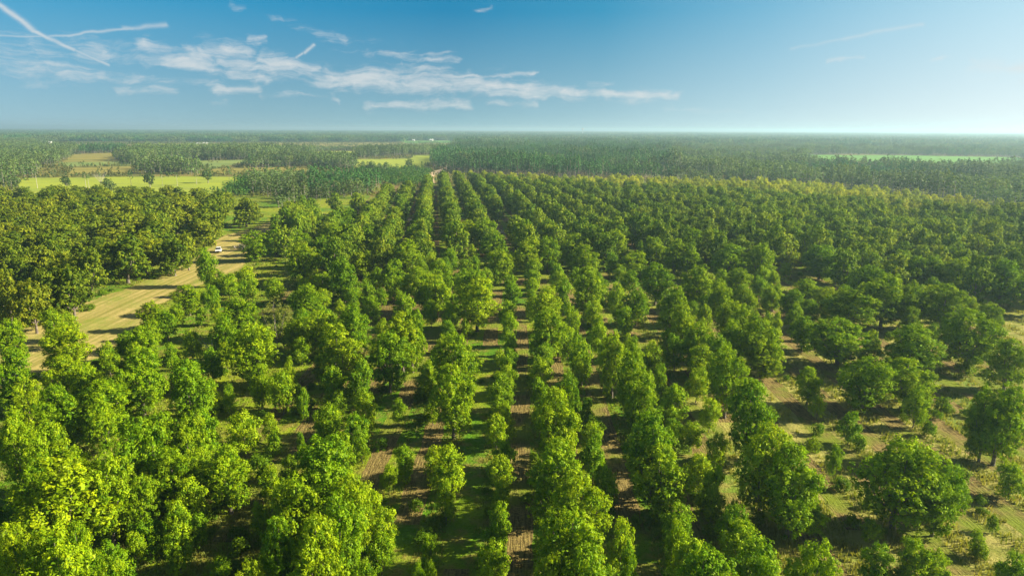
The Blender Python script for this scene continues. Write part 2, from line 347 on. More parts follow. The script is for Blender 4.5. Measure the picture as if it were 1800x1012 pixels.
# ------------------------------------------------------------------ crowns (unit tree: 12 m tall, 9 m wide)
def make_crown(name, seed, m, W=9.0, H=12.0, z0=.55, lobes=11, tips=520, per=22, leaf=.165, inner=1300, tall=False):
    r = np.random.default_rng(seed); q = Quads()
    L = []
    zc = (z0 + H) / 2
    for i in range(lobes):
        th = i * 2.4 + r.uniform(-.4, .4)
        u = (i + .5) / lobes
        z = z0 + (H - z0) * (.15 + .63 * u) + r.uniform(-.4, .4)
        q_ = (z - z0) / (H - z0); prof = (.62 + .76 * q_) if q_ < .5 else (1.0 - 1.1 * (q_ - .5) ** 1.5)
        rr = W * .5 * (prof * r.uniform(.42, .66) if not tall else prof * .35)
        rad = W * r.uniform(.17, .26) * (1.0 if u < .75 else .85)
        L.append((np.array([rr * math.cos(th), rr * math.sin(th), z]), np.array([rad, rad, rad * r.uniform(.8, 1.15)])))
    L.append((np.array([r.uniform(-.6, .6), r.uniform(-.6, .6), H - W * .22]), np.array([W * .22] * 3)))
    L.append((np.array([0, 0, zc]), np.array([W * .25, W * .25, (H - z0) * .33])))
    ext = max(math.hypot(c[0], c[1]) + s_[0] for c, s_ in L); topz = max(c[2] + s_[2] for c, s_ in L)
    kx = (W * .5 + .15) / ext; kz = (H - .1) / topz
    L = [(c * np.array([kx, kx, kz]), s_ * np.array([kx, kx, kz])) for c, s_ in L]
    nb_ = len(L)
    for i in range(12 if not tall and lobes > 7 else 6):
        c, s_ = L[r.integers(0, nb_)]; d = unit(r.normal(size=3)); d[2] = abs(d[2]) * (1 if r.random() < .75 else -.6)
        cc = c + d * s_ * .95; cc[2] = min(cc[2], H - W * .06); q2 = W * r.uniform(.065, .11)
        L.append((cc, np.array([q2, q2, q2 * 1.15])))
    wts = np.array([l[1][0] ** 1.6 for l in L]); wts /= wts.sum(); cnt = np.maximum(6, (wts * tips).astype(int))
    centres = []; normals = []
    for (c, s), per_l in zip(L, cnt):
        d = unit(r.normal(size=(per_l, 3))); d[:, 2] = np.abs(d[:, 2]) * np.where(r.random(per_l) < .72, 1, -1)
        k = r.uniform(.74, 1.14, per_l)[:, None]
        centres.append(c + d * s * k); normals.append(d)
    Cc = np.concatenate(centres); Nn = np.concatenate(normals)
    # drop tips buried deep inside another lobe
    keep = np.ones(len(Cc), bool)
    L = L[:nb_]
    for c, s in L: keep &= (((Cc - c) / s) ** 2).sum(1) > .42
    keep &= Cc[:, 2] > z0 * .8
    Cc, Nn = Cc[keep], Nn[keep]
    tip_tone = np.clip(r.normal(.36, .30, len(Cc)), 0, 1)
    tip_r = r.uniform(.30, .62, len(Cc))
    C = np.repeat(Cc, per, 0); T = np.repeat(Nn, per, 0); rr = np.repeat(tip_r, per)
    off = unit(r.normal(size=C.shape)); off[:, 2] = off[:, 2] * .9 + .15
    pos = C + off * rr[:, None] * r.uniform(.35, 1.05, len(C))[:, None]
    nrm = unit(off * .75 + T * .5 + r.normal(size=C.shape) * .42 + np.array([0, 0, .28]))
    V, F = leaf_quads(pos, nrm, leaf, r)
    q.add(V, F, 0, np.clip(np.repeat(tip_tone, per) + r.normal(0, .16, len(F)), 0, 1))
    # inner foliage
    ci = r.integers(0, len(L), inner); Ls = np.array([l[0] for l in L])[ci]; Ss = np.array([l[1] for l in L])[ci]
    d = unit(r.normal(size=(inner, 3)))
    pos = Ls + d * Ss * r.uniform(.2, .8, inner)[:, None]
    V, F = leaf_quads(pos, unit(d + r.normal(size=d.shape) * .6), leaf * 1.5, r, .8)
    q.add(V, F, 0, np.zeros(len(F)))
    me = q.mesh(name, [m]); return me, L
def make_trunk(name, seed, L, m, H=12.0, base=.30, fork=2.2):
    r = np.random.default_rng(seed); q = Quads()
    top = np.array([r.uniform(-.2, .2), r.uniform(-.2, .2), fork])
    V, F = tube([(0, 0, -.2), (0, 0, .25), (.03, 0, fork * .5), top], [base * 1.45, base * 1.1, base * .95, base * .85], 8); q.add(V, F)
    for c, s in L:
        if r.random() < .92:
            mid = top * .45 + np.array([c[0] * .55, c[1] * .55, c[2] * .5]) * 1.0; mid[2] = top[2] + (c[2] - top[2]) * .45
            tip = c + np.array([c[0] * .12, c[1] * .12, s[2] * .55])
            V, F = tube([top, mid, c, tip], [base * .62, base * .40, base * .22, base * .06], 5); q.add(V, F)
    return q.mesh(name, [m])
def make_pine(name, seed, H=17.0, m=None, leafy=.55, quads=420, W=5.0, bark=None, leaf=.34):
    r = np.random.default_rng(seed); q = Quads()
    V, F = tube([(0, 0, -.3), (r.uniform(-.2, .2), r.uniform(-.2, .2), H * .5), (0, 0, H * .97)], [.24, .17, .04], 5); q.add(V, F, 1)
    nt_ = quads // 14; cs = []
    for i in range(nt_):
        u = r.random() ** .8; z = H * (1 - leafy) + H * leafy * u
        rad = W * .5 * math.sqrt(max(.02, 1 - u)) * r.uniform(.35, 1.0) + .25
        th = r.uniform(0, 6.28); cs.append((rad * math.cos(th), rad * math.sin(th), z + .2))
        if i % 3 == 0:
            V, F = tube([(0, 0, z - .5), (rad * math.cos(th), rad * math.sin(th), z)], [.06, .02], 3); q.add(V, F, 1)
    C = np.repeat(np.array(cs), 14, 0); off = unit(r.normal(size=C.shape)) * np.array([1, 1, .6])
    pos = C + off * r.uniform(.2, .85, len(C))[:, None]
    V, F = leaf_quads(pos, unit(off + np.array([0, 0, .4]) + r.normal(size=C.shape) * .4), leaf, r, .6)
    q.add(V, F, 0, r.uniform(0, .8, len(F)))
    return q.mesh(name, [m, bark or BARK])
def make_patch(name, seed, size, n, m, H=(11, 18), W=(3.5, 5.5), quads=34, leaf=.8, leafy=.6, trunk=True, barkm=None, pine_share=.6):
    """a small stand of many trees, each a trunk and a crown of leaf clumps"""
    r = np.random.default_rng(seed); q = Quads()
    g = int(math.ceil(math.sqrt(n))); cell = size / g
    P = [((i + r.uniform(.1, .9)) * cell - size / 2, (j + r.uniform(.1, .9)) * cell - size / 2) for i in range(g) for j in range(g)][:n]
    for x, y in P:
        h = r.uniform(*H); w = r.uniform(*W); pinelike = r.random() < pine_share
        if trunk:
            V, F = tube([(x, y, -.2), (x + r.uniform(-.3, .3), y, h * .9)], [.22, .06], 3); q.add(V, F, 1)
        u = r.random(quads) ** .75; lf = leafy * r.uniform(.8, 1.15)
        z = h * (1 - lf) + h * lf * u
        pr = np.sqrt(np.clip(1 - u, .03, 1)) if pinelike else np.sqrt(np.clip(1 - (2 * u - 1) ** 2, .05, 1))
        th = r.uniform(0, 6.28, quads); rr = w * .5 * pr * r.uniform(.45, 1.05, quads)
        pos = np.stack([x + rr * np.cos(th), y + rr * np.sin(th), z], 1)
        nrm = unit(np.stack([np.cos(th), np.sin(th), np.full(quads, .7)], 1) + r.normal(size=(quads, 3)) * .5)
        V, F = leaf_quads(pos, nrm, leaf, r, .75)
        q.add(V, F, 0, np.clip(r.normal(.3, .3, quads) + r.uniform(-.2, .3), 0, 1))
    return q.mesh(name, [m, barkm or BARK])

PECAN = []
for i in range(6):
    me, L = make_crown('pecan_crown', 20 + i, L_NEAR, lobes=10 + i % 4, tips=820)
    PECAN.append((me, make_trunk('pecan_trunk', 40 + i, L, BARK)))
YOUNG = []
for i in range(4):
    me, L = make_crown('young_crown', 60 + i, L_YOUNG, W=5.2, H=6.5, z0=.35, lobes=8, tips=330, per=18, leaf=.15, inner=350, tall=False)
    YOUNG.append((me, make_trunk('young_trunk', 80 + i, L, BARK, 6.5, .10, .8)))
SPARSE = []
me, L = make_crown('thin_crown', 91, L_SPARSE, W=8, H=11, lobes=9, tips=330, per=12, leaf=.15, inner=60)
SPARSE.append((me, make_trunk('thin_trunk', 92, L, GREYBARK, 11, .15, 2.0)))
GROVE = []
for i in range(4):
    me, L = make_crown('grove_crown', 100 + i, L_GROVE, lobes=7, tips=430, per=14, leaf=.27, inner=600)
    GROVE.append((me, make_trunk('grove_trunk', 110 + i, L, BARK)))
FARB = []
for i in range(4):
    me, L = make_crown('block_crown', 120 + i, L_FAR, W=9.0, lobes=7, tips=360, per=13, leaf=.28, inner=420)
    FARB.append((me, make_trunk('block_trunk', 130 + i, L, BARK)))
SHRUB = [make_crown('shrub_leaves', 140 + i, L_SHRUB, W=2.6, H=2.2, z0=.05, lobes=5, tips=80, per=12, leaf=.14, inner=60)[0] for i in range(3)]
PINES = [make_pine('pine', 150 + i, 17.0, L_PINE, .58, 520) for i in range(3)]
SCRAG = [make_pine('thin_pine', 160 + i, 16.0, L_WOOD, .40, 260, 5.5, PALEBARK) for i in range(2)]

# ------------------------------------------------------------------ ground, fields and tracks
def sheet(name, pts, z, m):
    me = bpy.data.meshes.new(name); me.from_pydata([(x, y, z) for x, y in pts], [], [list(range(len(pts)))]); me.materials.append(m)
    o = link(name, me); return struct(o)
gv = []; gf = []
xs = [-13000, -4000, -1200, -400, -150, 0, 150, 400, 1200, 4000, 13000]; ys = [-900, -200, 0, 100, 250, 500, 1000, 2500, 6000, 13000]
for y in ys:
    for x in xs: gv.append((x, y, 0))
nx = len(xs)
for j in range(len(ys) - 1):
    for i in range(nx - 1): gf.append([j * nx + i, j * nx + i + 1, (j + 1) * nx + i + 1, (j + 1) * nx + i])
g_o = link('ground', mesh_from('ground', gv, gf, [ground_mat()])); struct(g_o)
LIME = field_mat('lime_crop', (.27, .35, .028), (.40, .44, .04), (.20, .26, .04), (.004, .12), 0.0, ((.22, .26, .05), .035))
OLIVE = field_mat('olive_meadow', (.20, .20, .04), (.34, .28, .06), (.24, .22, .05), (.01, .05))
SAGE = field_mat('sage_meadow', (.17, .24, .06), (.24, .29, .07), None, (.01, .06))
GREENF = field_mat('green_crop', (.11, .28, .03), (.16, .34, .035), None, (.005, .08), 0.0, ((.15, .24, .06), .01))
_a, _b = gp(60, 620), gp(335, 468)
STRAW = field_mat('mown_grass', (.25, .225, .050), (.50, .39, .14), (.24, .26, .045), (.62, .012), math.pi / 2 - math.atan2(_b[1] - _a[1], _b[0] - _a[0]), ((.20, .26, .03), .07))
SAND = field_mat('sand_road', (.58, .42, .24), (.66, .50, .32), None, (.05, .05))
SOILN = soil_mat('tilled_soil', -NB_R, (.120, .088, .030), (.27, .200, .070), (.44, .36, .10))
SOILF = soil_mat('tilled_soil_far', -FB_R, (.12, .085, .03), (.23, .165, .06), (.34, .27, .09))
P = lambda L: [gp(*p) for p in L]
FIELDS = {
 'crop_field': [([(40, 313), (300, 310), (450, 311.5), (420, 318), (400, 335), (330, 360), (200, 375), (60, 372), (30, 330)], LIME),
                ([(620, 280.5), (722, 279), (728, 273), (763, 272), (766, 284), (745, 293), (700, 301), (625, 296)], LIME),
                ([(488, 267.5), (575, 266.5), (662, 266), (662, 269), (575, 270), (488, 270)], LIME)],
 'meadow': [([(125, 272), (215, 268), (205, 283), (225, 291), (105, 293)], OLIVE), ([(105, 286), (222, 283.5), (235, 290.5), (110, 293)], SAGE), ([(130, 295), (240, 292), (260, 304), (120, 306)], OLIVE),
            ([(342, 283), (445, 281), (400, 292), (375, 297), (345, 290)], SAGE), ([(370, 297), (560, 293), (560, 301), (380, 305)], OLIVE),
            ([(70, 254), (300, 252), (760, 250.5), (808, 253), (800, 258), (600, 262), (480, 262), (240, 262), (70, 261)], OLIVE)],
 'green_field': [([(706, 248.2), (800, 247), (805, 251.5), (716, 252.5)], GREENF), ([(1412, 272.5), (1600, 273.5), (1795, 277), (1815, 299), (1600, 300), (1440, 295)], GREENF), ([(1275, 279), (1345, 279), (1350, 285), (1280, 286)], GREENF)],
}
def inpoly(x, y, poly):
    c = False; j = len(poly) - 1
    for i in range(len(poly)):
        xi, yi = poly[i]; xj, yj = poly[j]
        if (yi > y) != (yj > y) and x < (xj - xi) * (y - yi) / (yj - yi) + xi: c = not c
        j = i
    return c
CLEAR = []
zz = .03
for nm, L in FIELDS.items():
    for pts, m in L:
        g = P(pts); zz += .012; sheet(nm, g, zz, m); CLEAR.append(g)
mown = P([(-60, 690), (-60, 596), (50, 575), (130, 540), (240, 500), (330, 462), (362, 440), (388, 415), (440, 402), (505, 378), (548, 382), (505, 420), (436, 432), (432, 470), (345, 505), (262, 545), (245, 590), (205, 615), (140, 645), (60, 680)])
rg = np.random.default_rng(4); mr = []
for i in range(len(mown)):
    a_, b_ = mown[i], mown[(i + 1) % len(mown)]; n_ = max(2, int(math.dist(a_, b_) / 1.6))
    for j in range(n_): mr.append((a_[0] + (b_[0] - a_[0]) * j / n_ + rg.normal(0, .55), a_[1] + (b_[1] - a_[1]) * j / n_ + rg.normal(0, .55)))
sheet('mown_strip', mr, .024, STRAW)
road = P([(752, 318), (748, 309), (764, 300.5), (786, 293.5), (790, 295.5), (776, 302), (762, 310), (764, 322)])
sheet('dirt_road', road, .03, SAND); CLEAR.append(road)
sheet('dirt_track', P([(713, 316), (742, 300), (746, 303), (722, 318)]), .03, SAND)

# tilled lanes: near block (period 5.85 m) as ragged-edged strips between the tree strips
def nb(x, y, ang=NB_R):     # world -> block coordinates
    c, s = math.cos(ang), math.sin(ang)
    return x * c + y * s, -x * s + y * c
def nbi(u, v, ang=NB_R):
    c, s = math.cos(ang), math.sin(ang)
    return u * c - v * s, u * s + v * c
def lanes(name, ang, us, m, z, dv=1.2, skip=.12):
    V = []; F = []; r = np.random.default_rng(5)
    for u0, w, va, vb in us:
        v = va; on = True; prev = None; ph = r.uniform(0, 6)
        while v < vb:
            if r.random() < .012: on = not on if skip else True
            if not on and r.random() < .12: on = True
            a = u0 + .16 * math.sin(v * .31 + ph) + r.uniform(-.10, .10); b = u0 + w + .16 * math.sin(v * .23 + ph * 2) + r.uniform(-.10, .10)
            k = len(V); V += [(*nbi(a, v, ang), z), (*nbi(b, v, ang), z)]
            if prev is not None and on: F.append([prev, prev + 1, k + 1, k])
            prev = k; v += dv
    return struct(link(name, mesh_from(name, V, F, [m])))
lanes('tilled_lane', NB_R, [(1.5 + 5.85 * k - 2.75, 2.75, 25 if k > -4 else 60, 185 + 3 * abs(k)) for k in range(-6, 17)], SOILN, .008)
lanes('far_tilled_lane', FB_R, [(-0.4 + 5.35 * k - 1.6, 3.2, 150 if k < 3 else 215, 575 - max(0, k) * 2.0) for k in range(-7, 34)], SOILF, .016, 3)

# ------------------------------------------------------------------ instanced masses
def scatter(name, pts, rz, sc, vi, meshes, label, cat, kind='stuff'):
    src = bpy.data.collections.new(name + '_sources')
    for i, me in enumerate(meshes):
        src.objects.link(bpy.data.objects.new('%s_source_%02d' % (name, i), me))
    me = bpy.data.meshes.new(name); me.vertices.add(len(pts)); me.vertices.foreach_set('co', np.asarray(pts, np.float32).ravel())
    for an, ty, dat in (('rz', 'FLOAT_VECTOR', np.stack([np.zeros(len(pts)), np.zeros(len(pts)), rz], 1)), ('sc', 'FLOAT_VECTOR', sc)):
        a = me.attributes.new(an, ty, 'POINT'); a.data.foreach_set('vector', np.asarray(dat, np.float32).ravel())
    a = me.attributes.new('vi', 'INT', 'POINT'); a.data.foreach_set('value', np.asarray(vi, np.int32))
    o = link(name, me)
    g = bpy.data.node_groups.new(name, 'GeometryNodeTree')
    g.interface.new_socket('Geometry', in_out='INPUT', socket_type='NodeSocketGeometry')
    g.interface.new_socket('Geometry', in_out='OUTPUT', socket_type='NodeSocketGeometry')
    gi = g.nodes.new('NodeGroupInput'); go = g.nodes.new('NodeGroupOutput')
    m2p = g.nodes.new('GeometryNodeMeshToPoints'); iop = g.nodes.new('GeometryNodeInstanceOnPoints')
    ci = g.nodes.new('GeometryNodeCollectionInfo'); ci.inputs['Collection'].default_value = src
    ci.inputs['Separate Children'].default_value = True; ci.inputs['Reset Children'].default_value = True
    def attr(n, t):
        a = g.nodes.new('GeometryNodeInputNamedAttribute'); a.data_type = t; a.inputs['Name'].default_value = n
        return [s for s in a.outputs if s.enabled and s.name == 'Attribute'][0]
    g.links.new(gi.outputs[0], m2p.inputs[0]); g.links.new(m2p.outputs[0], iop.inputs['Points'])
    g.links.new(ci.outputs[0], iop.inputs['Instance']); iop.inputs['Pick Instance'].default_value = True
    g.links.new(attr('vi', 'INT'), iop.inputs['Instance Index'])
    g.links.new(attr('rz', 'FLOAT_VECTOR'), iop.inputs['Rotation']); g.links.new(attr('sc', 'FLOAT_VECTOR'), iop.inputs['Scale'])
    g.links.new(iop.outputs[0], go.inputs[0])
    md = o.modifiers.new('scatter', 'NODES'); md.node_group = g
    tag(o, label, cat, kind=kind); return o

# ------------------------------------------------------------------ orchard trees
def at_top(cx, top, H):          # ground position of a tree whose top shows at (cx, top)
    x, y = gp(cx, top, H); return x, y
BIG = """95,806,12,150 178,795,11.5,92 90,927,12,120 132,918,11,55 20,922,11,75 187,982,9,62 395,783,9,88 560,773,12,112 520,836,11,82 608,832,11,88 588,866,12,92 490,908,11,78 548,906,12,92 435,985,8.5,66
980,772,11,90 1020,832,11,100 1010,893,12,122 1032,955,11,100 972,975,9,66 1150,720,12.5,88 1165,784,9.5,104 1240,965,11,118 1350,745,12.5,92 1400,782,11.5,100 1440,952,10.5,90
1590,770,11.5,132 1655,832,8,70 1770,677,12,92 1742,684,11,62 1527,625,10,84 1600,630,9,86 1480,559,10,104 1610,570,10.5,92 1712,546,12,98 1665,498,11.5,72 1612,500,11,62 1560,480,13.5,78 1526,465,11,62 1495,508,10,86 1446,431,11,68 1592,440,10,46 1612,449,11,46 1642,449,11,46 1690,452,11.5,62 1770,456,13,72 1745,532,8,42 1780,595,10,62 1420,490,7,52 1457,505,8,50
1082,403,12,50 1115,440,9,48 1153,417,11,50 1188,421,12,42 1211,428,11,42 1215,400,12,46 1257,403,11,44 1285,429,12,66 1298,470,9,46 1342,427,12.5,54 1155,463,11.5,56 1120,508,9,46 1052,485,9,36 1228,468,12,56 1268,490,11.5,46 1185,504,12,52 1203,535,11.5,50 1287,527,11,52 1312,536,12,56 1345,560,11.5,62 1290,560,11,56 1315,505,8,38 1362,502,7,40 1395,508,8,42 1415,555,8,52 1228,565,11,52 1263,585,10,52 1240,606,9,52 1080,584,12,52 1113,594,10,42
1283,612,12,66 1325,668,12.5,84 1345,602,7,60 1425,645,7,46 1115,617,12,66 1130,650,11,62 997,655,11,46 980,682,12.5,86 953,607,7,42
800,388,13,42 825,386,12,40 868,408,12,44 853,383,13,46 880,437,11,44 923,388,12,42 930,418,12,46 963,416,12,42 1010,410,12,46 1030,430,11.5,46 1035,467,12.5,52 962,503,11.5,62 965,542,11.5,56 838,487,13,74 835,472,11.5,56 745,476,11,44 775,455,12,40 768,482,11,52 715,422,12,52 722,545,12.5,56 800,587,12,76 795,640,12,78 682,582,11.4,74 705,548,12.5,66 790,440,8,30
437,568,12,82 415,521,10,64 392,552,10,50 538,499,9,56 620,535,11.5,62 560,545,10,56 592,568,12,72 520,560,8,44 602,452,13,44 565,480,8,50 530,428,13,56 563,415,11,40 482,402,10,40 448,405,11,52 525,405,9,42 585,393,12,46 613,367,12,38 650,394,10,40 632,440,9,40 730,394,10,36 690,455,11,44 357,434,12,36 378,472,8,36 328,500,8,46 262,530,7,42 290,545,7,38 262,562,7,38 225,580,7,46 245,572,9,52 108,572,10,74
12,560,10,54 15,612,11,62 42,662,9,48 97,675,10.5,64 105,625,9,62 145,635,9,58 175,668,9.5,98 205,652,9,42 240,617,11,92 328,630,11.5,72 235,602,8,42 285,722,11,78 235,737,12,88 330,728,10.5,62 75,738,11.5,70 20,714,12,66 125,790,9,64 300,790,9,74 340,800,7,60 455,640,8,40 170,705,8,60 60,800,9,60 240,835,8,60"""
GROVEL = """5,475,13,54 50,490,12,54 75,472,12.5,58 118,465,13,64 105,438,12,48 150,434,13,50 215,412,14,70 300,415,12,54 325,408,12,36 35,450,10,48 20,426,12,50 62,432,11,44 95,425,11,44 180,425,11,44"""
YNG = """192,955,4.5,62 310,934,4.5,42 345,902,4,36 255,908,4.5,52 232,935,4,34 330,843,6,62 528,758,4,16 710,780,5,34 673,893,5,50 668,935,4.5,46 643,985,5,36 790,785,6.5,56 783,845,5,34 755,938,4,32 735,985,4.5,22 757,982,5,20 885,773,5,42 880,800,4.5,46 882,846,4.5,34 877,880,5,38 870,918,4.5,46 865,950,6,60 862,995,5,50 895,612,5.5,28 893,640,5.5,32 890,675,4,28 890,720,4.5,32 900,494,7,30 895,547,7,28 897,590,5.5,26
1045,765,6,40 1070,820,5.5,38 1093,910,6.5,42 1107,955,6,34 1257,817,6.5,52 1190,912,6,36 1290,877,4,24 1305,915,5,62 1430,887,3.5,48 1343,972,7,40 1692,845,4,32 1723,930,3,28 1535,912,2.5,34 1545,955,4.5,52 1615,945,5,52 1650,965,4,46 1785,812,4.5,48 1785,970,5,54 1615,680,6,42 1085,497,8,27 1103,538,6,20 1055,553,6,20 1397,534,6,27 1352,547,5,18 1368,546,5,14 1143,598,6,30 1497,725,4.5,42 1470,780,4.5,27 1160,637,6,27 1148,605,6,42 1025,600,7.5,36 1018,627,6,32 1185,680,5,27 1215,742,4,46 833,450,6,22 907,441,6,16 990,487,9,27 1005,535,8,30 1018,585,7.5,32 708,512,7,36 757,527,6,28 788,562,4.5,27 492,648,7,46 507,628,6,22 630,632,8,44 575,707,6.5,56 425,722,6,52 480,757,3.5,27 635,768,3.5,27 400,673,5,22 530,682,5,22 595,685,4,32 700,382,8,20 645,493,6.5,24 686,489,6,22 660,475,7,27 660,430,8,24 400,482,6,36 430,468,7,36 427,492,5.5,20 440,487,6,20 480,487,6.5,34 368,500,6.5,30 378,530,5,20 352,540,4,20 307,533,5,27 335,580,6,34 298,603,5,24 115,547,6,34 88,540,8,36 187,600,6,32 870,470,5,26 1030,700,5,34 1045,730,4,34 1250,700,5,36 1262,760,5,40 960,600,5,26 1440,690,4,26 700,700,4,26 760,700,4,24 820,560,4,20"""
SHR = """455,803,2.4,36 1692,823,1.8,26 1748,908,1.8,18 1725,870,1.2,18 1430,770,2,22 1514,768,2,16 1635,742,2.0,22 1440,745,1.6,20 610,690,1.5,24 590,672,1.5,22 460,722,1.4,22 385,700,1.5,22 300,955,1.5,22 670,770,1.5,24 745,730,1.4,22 1120,905,1.5,20 1480,840,1.5,26 1500,905,1.6,26 1660,700,2.0,26 1700,640,2.2,30 1625,695,2.4,26 1725,960,1.5,24 1580,1000,1.5,30 180,510,1.2,16 155,535,1.4,20 270,482,1.2,14 440,590,1.6,20 545,700,1.5,18 1240,880,1.5,22 1335,900,1.5,24 1380,850,1.4,20 730,880,1.4,20 780,900,1.3,18 930,660,1.5,16 560,760,1.3,18 410,830,1.5,24 470,860,1.4,20 1590,690,1.3,16 1765,770,1.6,26"""
def parse(s): return [tuple(float(v) for v in w.split(',')) for w in s.split()]
ORD = lambda n: '%d%s' % (n, 'th' if 10 <= n % 100 <= 20 else {1: 'st', 2: 'nd', 3: 'rd'}.get(n % 10, 'th'))
trees = []      # dict per pecan tree
def addtree(cx, top, H, w, src, zone):
    x, y = at_top(cx, top, H); d = math.hypot(x, y)
    wm = w * (y * math.cos(R(PITCH)) + (CAM_H - H * .6) * math.sin(R(PITCH))) / 1200.0
    trees.append(dict(x=x, y=y, H=H, w=wm * 1.15, src=src, zone=zone, d=d))
for t in parse(BIG): addtree(t[0], t[1], t[2] * .87, t[3], PECAN, 'near')
for t in parse(GROVEL): addtree(t[0], t[1], t[2] * .93, t[3], GROVE, 'grove')
near_xy = [(t['x'], t['y'], t['w']) for t in trees]
def blocked(x, y, L, k=.42, m=0.0):
    return any((x - a) ** 2 + (y - b) ** 2 < (k * c + m) ** 2 for a, b, c in L)
# far block: rows toward the vanishing point of the far lanes
TOPN = [(430, 440), (600, 425), (700, 415), (770, 408), (830, 400), (900, 402), (1000, 405), (1100, 415), (1250, 425), (1400, 428), (1500, 445), (1600, 455), (1700, 462), (1800, 470), (2200, 500)]
TOPF = [(430, 352), (500, 345), (560, 336), (640, 328), (700, 318), (745, 308), (765, 300), (790, 294), (900, 296), (1000, 300), (1100, 300), (1400, 306), (1500, 316), (1600, 325), (1700, 333), (1800, 342), (2200, 370)]
BAND = [(430, 300), (745, 300), (790, 298), (900, 304), (1000, 309), (1120, 317), (1400, 333), (1500, 341), (1600, 346), (1700, 350), (1800, 354), (2200, 372)]
def itp(T, x): return float(np.interp(x, [a for a, _ in T], [b for _, b in T]))
far_rest = []
rr = np.random.default_rng(11)
for k in range(-13, 64):
    u = 6.0 + 10.6 * k + .0
    v = 120 + rr.uniform(0, 5)
    while v < 760:
        v += rr.uniform(5.6, 7.8)
        uu = u + rr.normal(0, .3)
        x, y = nbi(uu, v, FB_R); 
        if y < 60: continue
        H = float(np.clip(rr.normal(11.0, 1.2), 7, 13)); X, Y = px(x, y, H)
        if rr.random() < .035: continue
        if X < 430 or X > 1960: continue
        if Y > itp(TOPN, X) or Y < itp(TOPF, X): continue
        if blocked(x, y, near_xy, .5, 2.0): continue
        if X < 500 and not (X > 480 and Y > 352): continue
        if X < 650 and Y < 334: continue
        if 548 < X < 628 and 338 < Y < 362: continue
        if 690 < X < 740 and rr.random() < .25: continue
        if 845 < X < 905 and 352 < Y < 378: continue
        if X < 740 and rr.random() < .12: continue
        pale = Y < itp(BAND, X) and X > 760
        if pale: H *= rr.uniform(.62, .9)
        trees.append(dict(x=x, y=y, H=H, w=rr.uniform(7.0, 8.8) * (.8 if pale else 1), src='PALE' if pale else FARB, zone='far', d=math.hypot(x, y), k=k, v=v))
# left grove: square planting seen as a dense dark canopy
GT = [(-400, 336), (0, 327), (150, 322), (300, 323), (380, 329), (450, 345), (520, 352)]
GB = [(-400, 460), (0, 425), (100, 424), (160, 428), (280, 416), (335, 402), (345, 396), (380, 383), (430, 368), (470, 360), (515, 354), (530, 350)]
ga = math.radians(19)
for i in range(-60, 60):
    for j in range(0, 60):
        u = i * 12.4 + rr.normal(0, .8); v = j * 11.2 + rr.normal(0, .8)
        x, y = u * math.cos(ga) - v * math.sin(ga), u * math.sin(ga) + v * math.cos(ga)
        if y < 120 or y > 420: continue
        H = float(rr.uniform(8.6, 13.2)); X, Y = px(x, y, H)
        if rr.random() < .05: continue
        if X < -160 or X > 528: continue
        if Y < itp(GT, X) or Y > itp(GB, X): continue
        if blocked(x, y, near_xy, .5, 2.5) or inpoly(x, y, mown): continue
        trees.append(dict(x=x, y=y, H=H, w=rr.uniform(10.5, 13), src=GROVE, zone='grove', d=math.hypot(x, y), gi=i, gj=j))
def inview(t):
    X, Y = px(t['x'], t['y'], t['H'] * .6); return -30 < X < 1830 and Y < 1060
cand = sorted([t for t in trees if inview(t) and t['src'] != 'PALE'], key=lambda t: -(t['w'] * t['H']) / t['d'] ** 2)
solo = cand[:299]; sid = {id(t) for t in solo}
rest = [t for t in trees if id(t) not in sid]
FARP = []
for i in range(3):
    me, L = make_crown('pale_crown', 170 + i, L_PALE, W=9, lobes=8, tips=240, per=10, leaf=.36, inner=200)
    FARP.append((me, None))

def build_tree(t, name, pair, cat, group, label, H0=12.0, W0=9.0):
    e = bpy.data.objects.new(name, None); COL.objects.link(e); e.empty_display_size = .5
    e.location = (t['x'], t['y'], 0); e.rotation_euler = (0, 0, random.uniform(0, 6.283))
    s = t['w'] / W0; e.scale = (s, s * random.uniform(.92, 1.08), t['H'] / H0)
    tr_ = link('trunk', pair[1], e); cr = link('crown', pair[0], e)
    tag(e, label, cat, group); return e
# describe each tree by block, row and place in the row
def size_word(t):
    a = 'tall ' if t['H'] > 10.6 else ('low ' if t['H'] < 8.0 else '')
    b = 'broad' if t['w'] > 9.6 else ('slender' if t['w'] < 6.2 else 'rounded')
    return a + b
groups = {}
for t in solo:
    if t['zone'] == 'near':
        u, v = nb(t['x'], t['y']); k = int(round((u - 2.95) / 11.7))
        if t['x'] < -62 and t['y'] < 140 or u < -55: key = ('left', int(t['y'] // 14))
        else: key = ('near', k)
        t['s'] = v if key[0] == 'near' else t['x']
    elif t['zone'] == 'far':
        key = ('far', t['k']); t['s'] = t['v']
    else:
        key = ('grove', int((px(t['x'], t['y'], t['H'])[1]) // 9)); t['s'] = t['x']
    groups.setdefault(key, []).append(t)
fk = sorted(k[1] for k in groups if k[0] == 'far'); gk = sorted((k[1] for k in groups if k[0] == 'grove'), reverse=True); lk = sorted(k[1] for k in groups if k[0] == 'left')
